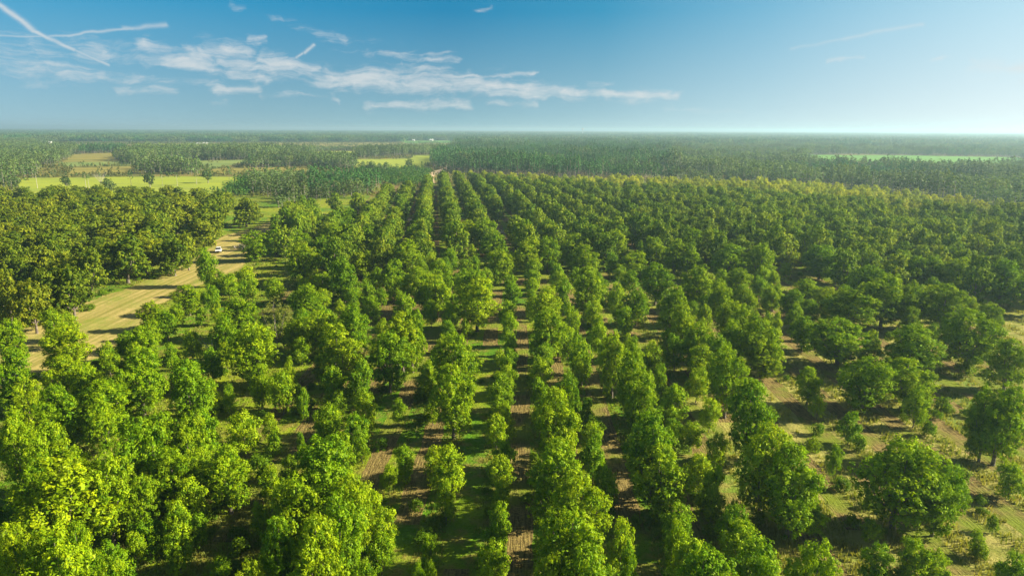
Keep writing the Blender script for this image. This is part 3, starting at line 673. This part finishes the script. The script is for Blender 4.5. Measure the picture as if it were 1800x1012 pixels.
for key, L in groups.items():
    L.sort(key=lambda t: t['s'])
    for i, t in enumerate(L):
        sw_ = size_word(t)
        if key[0] == 'near':
            k = key[1]
            row = 'the central row' if k == 0 else 'the %s row %s of centre' % (ORD(abs(k)), 'right' if k > 0 else 'left')
            lab = '%s bright pecan, %s from the front in %s' % (sw_, ORD(i + 1), row); grp = 'bright pecan trees of the near orchard'
        elif key[0] == 'left':
            lab = '%s bright pecan, %s from the left in the %s left-hand line' % (sw_, ORD(i + 1), ORD(lk.index(key[1]) + 1)); grp = 'bright pecan trees of the near orchard'
        elif key[0] == 'far':
            n = fk.index(key[1]) + 1
            lab = '%s dull pecan, %s tree in the %s far-block row from the left' % (sw_, ORD(i + 1), ORD(n)); grp = 'dull green pecan trees of the far block'
        else:
            lab = '%s dark pecan, %s from the left in the grove\'s %s line back' % (sw_, ORD(i + 1), ORD(gk.index(key[1]) + 1)); grp = 'dark pecan trees of the left grove'
        build_tree(t, 'pecan_tree', random.choice(t['src']), 'pecan tree', grp, lab)
# the thin pale tree and leafless one, each on its own
x, y = at_top(480, 527, 10); t = dict(x=x, y=y, H=10.5, w=7.4)
build_tree(t, 'thin_tree', SPARSE[0], 'tree', None, 'thin pale half-bare tree with grey limbs among the bright pecans left of centre', 11, 8)
# remaining orchard trees: one mass
srcs = [p[0] for p in GROVE] + [p[0] for p in FARB] + [p[0] for p in FARP] + [p[0] for p in PECAN]
srcs_all = []
def joined(name, a, b):
    """crown and trunk in one source mesh"""
    nv = len(a.vertices); A = np.empty(nv * 3, np.float32); a.vertices.foreach_get('co', A)
    B = np.empty(len(b.vertices) * 3, np.float32); b.vertices.foreach_get('co', B)
    fa = np.empty(len(a.loops), np.int32); a.loops.foreach_get('vertex_index', fa); fb = np.empty(len(b.loops), np.int32); b.loops.foreach_get('vertex_index', fb)
    ta = np.empty(len(a.polygons), np.float32); a.attributes['leaf_tone'].data.foreach_get('value', ta)
    F = np.concatenate([fa.reshape(-1, 4), fb.reshape(-1, 4) + nv])
    return mesh_from(name, np.concatenate([A, B]).reshape(-1, 3), F, [a.materials[0], b.materials[0]],
                     np.concatenate([np.zeros(len(fa) // 4), np.ones(len(fb) // 4)]), np.concatenate([ta, np.zeros(len(fb) // 4)]))
SG = [joined('grove_tree', *p) for p in GROVE]; SF = [joined('block_tree', *p) for p in FARB]
SP = [joined('pale_tree', p[0], FARB[0][1]) for p in FARP]; SN = [joined('near_tree', *p) for p in PECAN]
srcs = SG + SF + SP + SN
def vi_of(t):
    if t['src'] is GROVE: return random.randrange(0, 4)
    if t['src'] is FARB: return 4 + random.randrange(0, 4)
    if t['src'] == 'PALE': return 8 + random.randrange(0, 3)
    return 11 + random.randrange(0, 6)
pts = [(t['x'], t['y'], 0) for t in rest]
scatter('pecan_orchard', pts, rr.uniform(0, 6.28, len(rest)), np.array([(t['w'] / 9, t['w'] / 9, t['H'] / 12) for t in rest]), [vi_of(t) for t in rest], srcs,
        'distant rows of pecan trees filling the far orchard block and the left grove', 'orchard')

# young interplanted trees
yt = []
for cx, top, H, w in parse(YNG):
    x, y = at_top(cx, top, H); wm = w * (y * math.cos(R(PITCH)) + (CAM_H - H * .6) * math.sin(R(PITCH))) / 1200.0
    yt.append(dict(x=x, y=y, H=H, w=wm * 1.08))
r3 = np.random.default_rng(31); occ = [(t['x'], t['y'], t['w']) for t in trees if t['zone'] == 'near'] + [(t['x'], t['y'], t['w'] + 1) for t in yt]
for k in range(-9, 17):
    v = 40 + r3.uniform(0, 5)
    while v < 205:
        v += r3.uniform(4.5, 9.5); u = 2.95 + 5.85 * k + r3.normal(0, .35); x, y = nbi(u, v, NB_R); H = float(r3.uniform(3.0, 7.0)); X, Y = px(x, y, H)
        if X < 300 or X > 1790 or Y < 395 or Y > 1000 or r3.random() < (.40 if X < 1350 or Y < 600 else .93): continue
        if blocked(x, y, occ, .40, .5) or inpoly(x, y, mown): continue
        yt.append(dict(x=x, y=y, H=H, w=H * r3.uniform(.50, .75))); occ.append((x, y, H * .6))
yg = {}
for t in yt:
    u, v = nb(t['x'], t['y']); t['s'] = v; yg.setdefault(int(round((u + 2.9) / 5.85)), []).append(t)
for k, L in yg.items():
    L.sort(key=lambda t: t['s'])
    for i, t in enumerate(L):
        row = 'the central strip' if k == 0 else 'the %s strip %s of centre' % (ORD(abs(k)), 'right' if k > 0 else 'left')
        word = 'tiny' if t['H'] < 4.2 else ('small' if t['H'] < 5.6 else 'half-grown')
        build_tree(t, 'young_pecan_tree', random.choice(YOUNG), 'young tree', 'small pecan trees planted between the big ones', '%s pecan, %s young one from the front in %s' % (word, ORD(i + 1), row), 6.5, 5.2)
sh = sorted(parse(SHR), key=lambda s: -s[1])
WHERE = []
seen = set()
for i, (cx, top, H, w) in enumerate(sh):
    x, y = at_top(cx, top, H); wm = w * (y * .974 + 9) / 1200.0
    side = 'left' if cx < 600 else ('middle' if cx < 1200 else 'right')
    o = link('shrub', random.choice(SHRUB)); o.location = (x, y, 0); o.rotation_euler = (0, 0, random.uniform(0, 6.28))
    o.scale = (wm / 2.6 * 1.15, wm / 2.6 * 1.15, H / 2.2 * 1.1)
    n = sum(1 for s in sh[:i + 1] if (('left' if s[0] < 600 else ('middle' if s[0] < 1200 else 'right')) == side))
    tag(o, 'low leafy bush, %s bush up from the bottom in the %s third' % (ORD(n), side), 'bush', 'low bushes on the grass strips')

r4 = np.random.default_rng(8); up = []; us = []
for i in range(5200):
    yy = 32 + (r4.random() ** 1.4) * 190; xx = (r4.random() - .5) * 2 * (yy * .80 + 12); u, v = nb(xx, yy); ph = (u - 1.5) % 5.85
    if not (.3 < ph < 2.7) and r4.random() < .93: continue
    if xx > 22 and r4.random() < .80: continue
    if math.sin(xx * .13) * math.sin(yy * .09 + 1) + r4.normal(0, .5) < -.05 or inpoly(xx, yy, mown): continue
    up.append((xx, yy, 0)); q1 = r4.uniform(.25, .75); us.append((q1, q1, q1 * r4.uniform(.5, 1.1)))
scatter('undergrowth', up, r4.uniform(0, 6.28, len(up)), np.array(us), r4.integers(0, 3, len(up)), SHRUB, 'leafy weeds and suckers covering the tree strips of the near orchard', 'undergrowth')

# leafless small tree, pale stump, brush piles
def bare(name, seed, H, spread, m):
    r = np.random.default_rng(seed); q = Quads()
    V, F = tube([(0, 0, -.2), (.05, 0, H * .3)], [.14, .11], 6); q.add(V, F)
    for i in range(9):
        th = i * .75 + r.uniform(-.2, .2); a = np.array([.05, 0, H * .28]); t1 = a + np.array([math.cos(th) * spread * .3, math.sin(th) * spread * .3, H * .38]); t2 = t1 + np.array([math.cos(th) * spread * .22, math.sin(th) * spread * .22, H * r.uniform(.2, .36)])
        V, F = tube([a, t1, t2], [.09, .06, .015], 5); q.add(V, F)
        for j in range(4):
            e = t1 + unit(r.normal(size=3) + np.array([0, 0, .8])) * H * .2; V, F = tube([t1 * r.uniform(.7, 1), e], [.035, .01], 4); q.add(V, F)
    return q.mesh(name, [m])
x, y = at_top(374, 597, 4); o = link('dead_tree', bare('dead_tree', 3, 4.4, 4.5, PALEBARK)); o.location = (x, y, 0)
tag(o, 'small leafless pale tan tree standing in shade left of a round pecan', 'dead tree')
q = Quads(); V, F = tube([(0, 0, -.1), (0, 0, .5), (.06, 0, 1.4), (.02, 0, 2.3)], [.42, .30, .16, .07], 8); q.add(V, F); V, F = tube([(0, 0, .9), (-.3, 0, 1.5)], [.12, .06], 6); q.add(V, F)
x, y = gp(465.5, 412); o = link('tree_stump', q.mesh('tree_stump', [PALEBARK])); o.location = (x, y, 0)
tag(o, 'pale broken stump standing on the sunny mown strip beyond the white car', 'stump')
def brush(name, seed, L, n):
    r = np.random.default_rng(seed); q = Quads()
    for i in range(n):
        c = np.array([r.normal(0, L * .28), r.normal(0, L * .16), abs(r.normal(.5, .4))]); d = unit(r.normal(size=3) * np.array([1, .6, .28])); l = r.uniform(.6, L * .45)
        V, F = tube([c - d * l * .5, c + d * l * .1 + np.array([0, 0, .15]), c + d * l * .5], [r.uniform(.05, .16), .07, .02], 5); q.add(V, F)
    return q.mesh(name, [PALEBARK])
for i, (bx, by, L, lab) in enumerate([(853, 374, 9, 'grey tangle of fallen limbs in the gap of the far block right of centre'), (828, 424, 5, 'pale heap of branches at the near foot of the dark tall row'), (889, 411, 6, 'low line of felled pale branches beside a white-trunked tree'), (427, 437, 5, 'grey branch pile under the tree right of the white car'), (722, 388, 7, 'flat pale branch litter between far orchard rows left of centre')]):
    x, y = gp(bx, by); o = link('brush_pile', brush('brush_pile', 30 + i, L, 70)); o.location = (x, y, 0)
    tag(o, lab, 'brush pile', 'heaps of cut branches')

# ------------------------------------------------------------------ grass: tufts on the strips
def grass():
    r = np.random.default_rng(77); Vs = []; n_t = 95000
    # sample positions with density falling with distance
    yv = 28 + (r.random(n_t) ** 1.5) * 190; xv = (r.random(n_t) - .5) * 2 * (yv * .80 + 12)
    u = xv * math.cos(NB_R) + yv * math.sin(NB_R)
    ph = np.mod(u - 1.5, 5.85)
    patch = np.sin(xv * .11 + 1.3) * np.sin(yv * .083 + .4) + .6 * np.sin(xv * .37) * np.sin(yv * .29)
    ok = ((ph < 2.95) | (u < -22)) & (patch + r.normal(0, .5, n_t) > -.15)
    ok &= np.array([not inpoly(a_, b_, mown) for a_, b_ in zip(xv, yv)])
    xv, yv, u = xv[ok], yv[ok], u[ok]
    for b in range(5):
        n = len(xv); th = r.uniform(0, 6.28, n); h = r.uniform(.14, .45, n) * np.where(u > 22, 1.25, .8); w = r.uniform(.03, .07, n) * (1 + yv / 150)
        ln = r.uniform(.1, .45, n); bx = xv + r.normal(0, .22, n); by = yv + r.normal(0, .22, n)
        dx, dy = np.cos(th), np.sin(th)
        V = np.stack([np.stack([bx - dy * w, by + dx * w, np.zeros(n)], 1), np.stack([bx + dy * w, by - dx * w, np.zeros(n)], 1),
                      np.stack([bx + dx * ln * h + dy * w * .3, by + dy * ln * h - dx * w * .3, h], 1), np.stack([bx + dx * ln * h - dy * w * .3, by + dy * ln * h + dx * w * .3, h * .97], 1)], 1).reshape(-1, 3)
        Vs.append(V)
    V = np.concatenate(Vs); F = np.arange(len(V)).reshape(-1, 4)
    o = link('grass', mesh_from('grass', V, F, [L_GRASS], None, r.random(len(F)) * .8))
    tag(o, 'wispy yellow-green grass growing on the strips under the trees', 'grass', kind='stuff')
grass()

# ------------------------------------------------------------------ woods, plantations, scrub
STANDS = [  # pixel polygon, sources key, spacing, height scale
 ([(-120, 246), (75, 249), (130, 262), (140, 275), (112, 289), (60, 300), (52, 332), (-120, 345)], 'wood', 9.0, .85),
 ([(195, 284), (235, 290), (340, 283), (430, 283), (560, 273), (480, 267), (240, 269)], 'wood', 6.5, 1.0),
 ([(138, 271), (180, 271), (230, 267), (210, 265), (140, 267)], 'pine', 7, .8),
 ([(240, 306), (345, 307), (352, 300), (300, 295), (240, 296)], 'wood', 6.5, .85),
 ([(430, 296), (660, 298), (665, 287), (560, 284), (440, 288)], 'wood', 6.5, .9),
 ([(620, 279), (765, 271.5), (765, 266), (640, 268)], 'wood', 7, .9),
 ([(490, 265.5), (720, 264), (720, 262.5), (490, 264)], 'wood', 7, .5),
 ([(530, 350), (655, 342), (665, 322), (540, 318)], 'pine', 7.5, .72),
 ([(440, 345), (530, 350), (540, 318), (470, 312), (440, 318)], 'wood', 7.5, .62),
 ([(598, 325), (748, 328), (758, 306), (735, 298), (700, 298), (620, 302)], 'ypine', 4.2, 1.0),
 ([(280, 350), (450, 345), (470, 318), (400, 316), (310, 330)], 'ypine', 4.4, 1.0),
 ([(498, 368), (545, 354), (640, 350), (655, 338), (530, 344), (480, 345)], 'wood', 7.5, .62),
 ([(640, 303), (700, 303), (705, 296), (640, 295)], 'wood', 6.5, .55),
]
PT = {'wood': [make_patch('wood_patch', 200 + i, 11, 4, L_WOOD, (8, 17), (4.5, 8), 60, .72, .82, True, GREYBARK, .3) for i in range(5)],
      'pine': [make_patch('pine_patch', 210 + i, 11, 5, L_PINE, (12, 19), (3.4, 5.2), 54, .62, .76) for i in range(5)],
      'ypine': [make_patch('young_pine_patch', 220 + i, 8, 7, L_YPINE, (3.5, 5.5), (1.6, 2.4), 26, .42, .9, False) for i in range(3)]}
PT['mid'] = [make_patch('mid_patch', 230 + i, 40, 44, L_PINE if i < 2 else L_WOOD, (9, 18), (5, 9), 20, 1.5, .85, False) for i in range(4)]
PT['far'] = [make_patch('far_patch', 240 + i, 120, 170, L_PINE if i < 2 else L_WOOD, (11, 18), (7, 11), 8, 3.0, .7, False) for i in range(4)]
OCC = [(t['x'], t['y']) for t in trees]
cell = {}
for a, b in OCC: cell.setdefault((int(a // 12), int(b // 12)), []).append((a, b))
def in_orchard(x, y):
    i, j = int(x // 12), int(y // 12)
    return any((x - a) ** 2 + (y - b) ** 2 < 100 for di in (-1, 0, 1) for dj in (-1, 0, 1) for a, b in cell.get((i + di, j + dj), []))
SG_ = [(P(s[0]), s[1], s[2], s[3], s[0]) for s in STANDS]
def hull(p): a = np.array(p); return a[:, 0].min(), a[:, 0].max(), a[:, 1].min(), a[:, 1].max()
r = np.random.default_rng(99)
pools = {k: [] for k in PT}; singles = []
for g, key, sp, hs, _ in SG_:
    x0, x1, y0, y1 = hull(g); step = {'wood': 11, 'pine': 11, 'ypine': 8}[key] * (sp / 6.5 if key != 'ypine' else sp / 4.2)
    for x in np.arange(x0, x1, step):
        for y in np.arange(y0, y1, step):
            xx, yy = x + r.uniform(-3, 3), y + r.uniform(-3, 3)
            if inpoly(xx, yy, g) and not in_orchard(xx, yy) and not any(inpoly(xx, yy, c) for c in CLEAR):
                pools[key].append((xx, yy, hs * r.uniform(.85, 1.12)))
# right-hand forest and everything toward the horizon
FRONTR = [(760, 298), (778, 291), (830, 300), (1000, 306), (1100, 307), (1400, 318), (1500, 326), (1600, 336), (1700, 350), (1800, 365), (2300, 420)]
for x in np.arange(-120, 1500, 11.0):
    for y in np.arange(280, 1700, 11.0):
        xx, yy = x + r.uniform(-3.5, 3.5), y + r.uniform(-3.5, 3.5)
        if abs(xx) > yy * .95: continue
        X, Y = px(xx, yy)
        if X < 762 + max(0, (268 - Y)) * 3 or X > 2100: continue
        if Y > itp(FRONTR, X) + 8: continue
        if in_orchard(xx, yy) or any(inpoly(xx, yy, c) for c in CLEAR): continue
        if 1130 < X and 268 < Y < 300 and r.random() < .25: continue
        cl = math.sin(xx * .021 + 1.1) * math.sin(yy * .017 + .3) + .6 * math.sin(xx * .053 + yy * .031)
        hv = .90 + .16 * math.sin(xx * .033 + yy * .012) + .10 * math.sin(xx * .11 - yy * .05)
        if cl > 1.05: continue
        pools['pine' if (X < 1180 and Y > 258 and cl < .35) or cl < -.7 else 'wood'].append((xx, yy, r.uniform(.75, 1.12) * hv * (1.0 if X < 1200 else .86)))
for x in np.arange(-3600, 3600, 38.0):
    for y in np.arange(900, 4200, 38.0):
        xx, yy = x + r.uniform(-8, 8), y + r.uniform(-8, 8)
        if abs(xx) > yy * .92: continue
        if yy <= 1700 and xx > -120: continue
        X, Y = px(xx, yy)
        if X < 808 and Y > 250.0: continue
        if X >= 808 and yy <= 1700: continue
        if any(inpoly(xx, yy, c) for c in CLEAR): continue
        if r.random() < .04: continue
        pools['mid'].append((xx, yy, r.uniform(.8, 1.15)))
for x in np.arange(-11500, 11500, 112.0):
    for y in np.arange(4200, 12400, 112.0):
        xx, yy = x + r.uniform(-15, 15), y + r.uniform(-15, 15)
        if abs(xx) > yy * .92: continue
        if r.random() < .05: continue
        pools['far'].append((xx, yy, r.uniform(.8, 1.25)))
def sc_pool(name, keys, label, cat):
    pts = []; sc = []; vi = []; ms = []; off = 0
    for k in keys:
        n = len(PT[k])
        for a, b, s in pools[k]:
            pts.append((a, b, 0)); sc.append((1, 1, s)); vi.append(off + random.randrange(n))
        ms += PT[k]; off += n
    scatter(name, pts, r.integers(0, 4, len(pts)) * math.pi / 2 + r.uniform(-.3, .3, len(pts)), np.array(sc), vi, ms, label, cat)
sc_pool('forest', ['wood', 'pine', 'mid', 'far'], 'pine and hardwood forest stretching from behind the orchard to the hazy horizon', 'forest')
sc_pool('pine_plantation', ['ypine'], 'low deep green young pines in planted blocks left of the dirt road', 'plantation')
# scrub on the open land at the left
SCR = [make_patch('scrub_patch', 260 + i, 9, 4, L_SCRUB if i else L_WOOD, (1.2, 3.4), (1.8, 3.6), 16, .55, .95, False) for i in range(3)]
pts = []; sc = []
for x in np.arange(-1700, 60, 10.0):
    for y in np.arange(330, 2400, 10.0 if True else 0):
        xx, yy = x + r.uniform(-4, 4), y + r.uniform(-4, 4)
        X, Y = px(xx, yy)
        if X < -80 or X > 800 or Y < 250 or Y > 345: continue
        if any(inpoly(xx, yy, c) for c in CLEAR) and not (Y < 263 and r.random() < .35) and not (286 < Y < 306 and X < 560 and r.random() < .30 and not 306 < Y): continue
        if in_orchard(xx, yy) or r.random() < .35: continue
        pts.append((xx, yy, 0)); s = r.uniform(.6, 1.3); sc.append((s, s, s))
scatter('scrub', pts, r.uniform(0, 6.28, len(pts)), np.array(sc), r.integers(0, 3, len(pts)), SCR, 'olive scrub and brambles over the open land left of the forest', 'scrub')

# single pines and scraggy trees standing clear at the left, and the forest's front edge
LONE = [(8, 333, 290, 'scrag', 'scraggy pale-trunked tree, leftmost beyond the dark grove'), (66, 331, 300, 'scrag', 'tall thin tree at the left end of the lime field'), (118, 331, 309, 'wood', 'squat leafy tree in front of the lime field, second from its left end'),
        (152, 334, 303, 'scrag', 'tall bare-stemmed pine crossing the lime field, left of the dead one'), (157, 332, 306, 'scrag', 'slim bare-stemmed pine beside the taller one across the lime field'), (178, 330, 300, 'dead', 'pale leafless tree in front of the lime field'),
        (194, 343, 313, 'wood', 'bushy oak with a pale leaning trunk between lime field and grove'), (206, 300, 296, 'wood', 'dark round tree on the tan scrub beyond the lime field'), (231, 327, 299, 'pine', 'narrow dark pine in the middle of the lime field edge'),
        (264, 330, 304, 'wood', 'wide open-crowned tree at the right part of the lime field'), (286, 327, 304, 'scrag', 'thin pine in front of the lime field, right of the wide tree'), (312, 327, 303, 'scrag', 'slender bare-stemmed pine near the right end of the lime field'),
        (346, 325, 303, 'scrag', 'thin tall pine before the narrowing lime field'), (366, 322, 296, 'wood', 'dark leafy tree at the narrow right end of the lime field'), (403, 316, 293, 'pine', 'small dark pine above the end of the lime field'),
        (458, 321, 305, 'pine', 'small dark pine on scrub right of the lime field'), (655, 303, 283, 'wood', 'dark crowned tree left of the square lime plot'), (680, 301, 286, 'wood', 'low dark tree below the square lime plot'),
        (720, 299, 279, 'wood', 'big bushy tree standing in front of the square lime plot'), (742, 300, 284, 'pine', 'dark pine between the square lime plot and the sandy road'), (732, 302, 290, 'wood', 'small round tree beside the bushy one by the lime plot'),
        (440, 300, 272, 'pine', 'tall dark pine rising from the grey wood above the meadow'), (207, 268, 255, 'wood', 'round dark tree on the horizon side of the tan meadow'), (215, 290, 276, 'wood', 'dark tree at the corner of the sage meadow')]
OAK = []
for i in range(2):
    me, L = make_crown('oak_crown', 270 + i, L_WOOD, W=9.5, H=10, z0=1.2, lobes=8, tips=150, per=10, leaf=.36, inner=160)
    OAK.append(joined('oak', me, make_trunk('oak_trunk', 280 + i, L, GREYBARK, 10, .3, 2.2)))
DEADM = bare('dead_tree', 8, 13, 11, PALEBARK)
for cx, by, ty, kd, lab in LONE:
    x, y = gp(cx, by); v = RM.T @ np.array([x, y, -CAM_H]); H = (by - ty) * -v[2] / 1200.0
    me, h0, nm, cat = {'scrag': (SCRAG[int(cx) % 2], 16., 'thin_pine_tree', 'pine tree'), 'pine': (PINES[int(cx) % 3], 17., 'pine_tree', 'pine tree'), 'wood': (OAK[int(cx) % 2], 10., 'oak_tree', 'tree'), 'dead': (DEADM, 13., 'dead_tree', 'dead tree')}[kd]
    o = link(nm, me); o.location = (x, y, 0); s = H / h0; o.scale = (s, s, s) if kd != 'wood' else (s * .9, s * .9, s); o.rotation_euler = (0, 0, random.uniform(0, 6.28))
    tag(o, lab, cat)
# ------------------------------------------------------------------ white car on the mown strip
def make_car():
    e = bpy.data.objects.new('car', None); COL.objects.link(e)
    def prism(name, prof, w0, w1, m, par, zt=None):
        """side profile (y,z) extruded in x; narrower (w1) at the top"""
        zs = [p[1] for p in prof]; a, b = min(zs), max(zs); V = []
        for s in (-1, 1):
            for yy, z in prof: V.append((s * (w0 + (w1 - w0) * (z - a) / (b - a)) / 2, yy, z))
        n = len(prof); me = bpy.data.meshes.new(name)
        F = [list(range(n))[::-1], list(range(n, 2 * n))] + [[i, (i + 1) % n, n + (i + 1) % n, n + i] for i in range(n)]
        me.from_pydata(V, [], F); me.materials.append(m); o = link(name, me, par)
        bv = o.modifiers.new('bevel', 'BEVEL'); bv.width = .05; bv.segments = 2; return o
    body = prism('body', [(-2.3, .42), (-2.38, .62), (-2.3, .86), (-1.35, 1.02), (2.25, 1.06), (2.35, .7), (2.3, .42)], 1.86, 1.78, WHITE, e)
    cab = prism('cabin', [(-1.25, 1.02), (-.55, 1.62), (.2, 1.68), (1.75, 1.62), (2.2, 1.06)], 1.74, 1.34, WHITE, e)
    def quad(name, pts, m, par=e):
        c = np.mean(pts, 0); me = bpy.data.meshes.new(name); n = np.cross(np.subtract(pts[1], pts[0]), np.subtract(pts[2], pts[0])); n = n / np.linalg.norm(n) * .03
        V = [tuple(np.add(p, n)) for p in pts] + [tuple(np.subtract(p, n)) for p in pts]
        me.from_pydata(V, [], [[0, 1, 2, 3], [7, 6, 5, 4], [0, 4, 5, 1], [1, 5, 6, 2], [2, 6, 7, 3], [3, 7, 4, 0]]); me.materials.append(m); return link(name, me, par)
    quad('windscreen', [(-.78, -1.19, 1.07), (.78, -1.19, 1.07), (.66, -.60, 1.575), (-.66, -.60, 1.575)], GLASSY)
    quad('rear_window', [(.76, 2.17, 1.1), (-.76, 2.17, 1.1), (-.66, 1.80, 1.56), (.66, 1.80, 1.56)], GLASSY)
    for s in (-1, 1):
        quad('side_window', [(s * .865, -1.0, 1.09), (s * .865, .42, 1.09), (s * .70, .42, 1.58), (s * .72, -.5, 1.56)], GLASSY)
        quad('side_window', [(s * .865, .52, 1.09), (s * .865, 1.9, 1.09), (s * .70, 1.65, 1.57), (s * .70, .52, 1.58)], GLASSY)
        quad('headlight', [(s * .90, -2.30, .68), (s * .52, -2.40, .68), (s * .52, -2.34, .84), (s * .90, -2.24, .84)], LAMP_C)
        quad('tail_light', [(s * .88, 2.34, .8), (s * .66, 2.37, .8), (s * .66, 2.31, 1.02), (s * .86, 2.28, 1.02)], RED)
        q = Quads(); box(q, s * .93 - .10, s * .93 + .10, -.98, -.78, 1.02, 1.18); link('wing_mirror', q.mesh('wing_mirror', [WHITE]), e)
        for yy in (-1.45, 1.42):
            V, F = tube([(s * .95, yy, .36), (s * .72, yy, .36)], [.36, .36], 20); q = Quads(); q.add(V, F)
            V2 = np.array([(s * .95, yy + .36 * math.cos(a), .36 + .36 * math.sin(a)) for a in np.linspace(0, 2 * math.pi, 20, False)] + [(s * .955, yy, .36)])
            F2 = np.array([[i, (i + 1) % 20, 20, 20] for i in range(20)])
            me = bpy.data.meshes.new('wheel'); me.from_pydata([tuple(v) for v in V] + [tuple(v) for v in V2], [], [list(f) for f in F] + [[20 * 2 + i, 40 + (i + 1) % 20, 60] for i in range(20)]); me.materials.append(BLACK); w = link('wheel', me, e)
            me = bpy.data.meshes.new('rim'); me.from_pydata([(s * .965, yy + .21 * math.cos(a), .36 + .21 * math.sin(a)) for a in np.linspace(0, 2 * math.pi, 10, False)], [], [list(range(10))]); me.materials.append(CHROME); link('rim', me, w)
    quad('grille', [(-.48, -2.385, .60), (.48, -2.385, .60), (.48, -2.35, .80), (-.48, -2.35, .80)], BLACK)
    quad('bumper', [(-.88, -2.40, .44), (.88, -2.40, .44), (.88, -2.41, .56), (-.88, -2.41, .56)], BLACK)
    q = Quads()
    for s in (-1, 1): box(q, s * .60 - .025, s * .60 + .025, -.2, 1.6, 1.70, 1.74)
    link('roof_rails', q.mesh('roof_rails', [BLACK]), e)
    x, y = gp(384.5, 443.0); e.location = (x, y, 0.0); e.rotation_euler = (0, 0, R(19))
    tag(e, 'white sport utility car facing the camera on the mown strip beside the left grove', 'car')
make_car()
# ------------------------------------------------------------------ far buildings and water tower
def shed(cx, by, wpx, depth, hh, lab, nm='shed'):
    x, y = gp(cx, by); v = RM.T @ np.array([x, y, -CAM_H]); w = wpx * -v[2] / 1200.0
    e = bpy.data.objects.new(nm, None); COL.objects.link(e); e.location = (x, y, 0)
    q = Quads(); box(q, -w / 2, w / 2, 0, depth, 0, hh); link('wall', q.mesh('wall', [WALLM]), e)
    me = bpy.data.meshes.new('roof'); o_ = .6; rz_ = hh + depth * .28
    me.from_pydata([(-w / 2 - o_, -o_, hh), (w / 2 + o_, -o_, hh), (w / 2 + o_, depth + o_, hh), (-w / 2 - o_, depth + o_, hh), (-w / 2 - o_, depth / 2, rz_), (w / 2 + o_, depth / 2, rz_), (-w / 2 - o_, -o_, hh + .15), (w / 2 + o_, -o_, hh + .15), (w / 2 + o_, depth + o_, hh + .15), (-w / 2 - o_, depth + o_, hh + .15)], [],
                   [[0, 1, 2, 3], [6, 7, 5, 4], [9, 4, 5, 8], [0, 6, 7, 1], [2, 8, 9, 3], [7, 8, 5], [6, 4, 9], [1, 7, 8, 2], [0, 3, 9, 6]][:9]); me.materials.append(METAL); link('roof', me, e)
    q = Quads(); box(q, -w * .15, w * .15, -.06, 0.0, 0, hh * .75); link('door', q.mesh('door', [GLASSY]), e)
    tag(e, lab, 'shed'); return e
shed(348.5, 256.3, 7, 10, 4, 'small white-roofed shed, leftmost of three on the far left fields')
shed(359.5, 255.8, 8, 10, 4.5, 'taller white-roofed shed, middle of the three on the far fields')
shed(367, 259.6, 12, 10, 3.2, 'long low white-roofed shed in front of the other two on the far fields')
shed(86, 256, 4, 12, 6, 'tiny white shed far off at the left edge of the open land')
shed(555, 247.8, 7, 16, 7, 'pale far barn before the hazy woods, left of centre')
shed(727, 248.2, 4, 10, 3, 'small white barn at the left end of the distant green field')
shed(758, 248, 6, 14, 3, 'long white barn on the distant green field near the forest')
def tower():
    x, y = gp(1024, 240.5); x, y = x / y * 4300, 4300.0
    e = bpy.data.objects.new('water_tower', None); COL.objects.link(e); e.location = (x, y, 0)
    q = Quads(); V, F = tube([(0, 0, 0), (0, 0, 3), (0, 0, 40)], [3, 1.8, 1.6], 12); q.add(V, F); link('column', q.mesh('column', [METAL]), e)
    zs = np.linspace(-1, 1, 11)[1:-1]; V, F = tube([(0, 0, 45 + 5.5 * z) for z in zs], [7.5 * math.sqrt(1 - z * z) for z in zs], 16); q = Quads(); q.add(V, F)
    V, F = tube([(0, 0, 45 - 5.5 * .8 + .0), (0, 0, 45 - 5.5 * .79)], [4.6, .1], 16); q.add(V, F); V, F = tube([(0, 0, 45 + 5.5 * .8), (0, 0, 45 + 5.45)], [4.6, .1], 16); q.add(V, F)
    link('tank', q.mesh('tank', [METAL]), e)
    tag(e, 'tiny white water tower on the horizon right of centre', 'water tower')
tower()

# ------------------------------------------------------------------ haze
def haze():
    m, t, o = mat('haze_air'); v = N(t, 'ShaderNodeVolumePrincipled')
    v.inputs['Color'].default_value = (.58, .86, 1, 1); v.inputs['Density'].default_value = 2.1e-4; v.inputs['Anisotropy'].default_value = .38
    t.links.new(v.outputs[0], o.inputs['Volume'])
    q = Quads(); box(q, -13200, 13200, -1000, 13200, -1, 62)
    tag(link('haze', q.mesh('haze', [m])), 'thin blue haze over the whole landscape, thickest toward the horizon', 'haze', kind='stuff')
haze()
print('pecans', len(trees), 'solo', len(solo), 'young', len(yt), {k: len(v) for k, v in pools.items()}, 'scrub', len(pts))
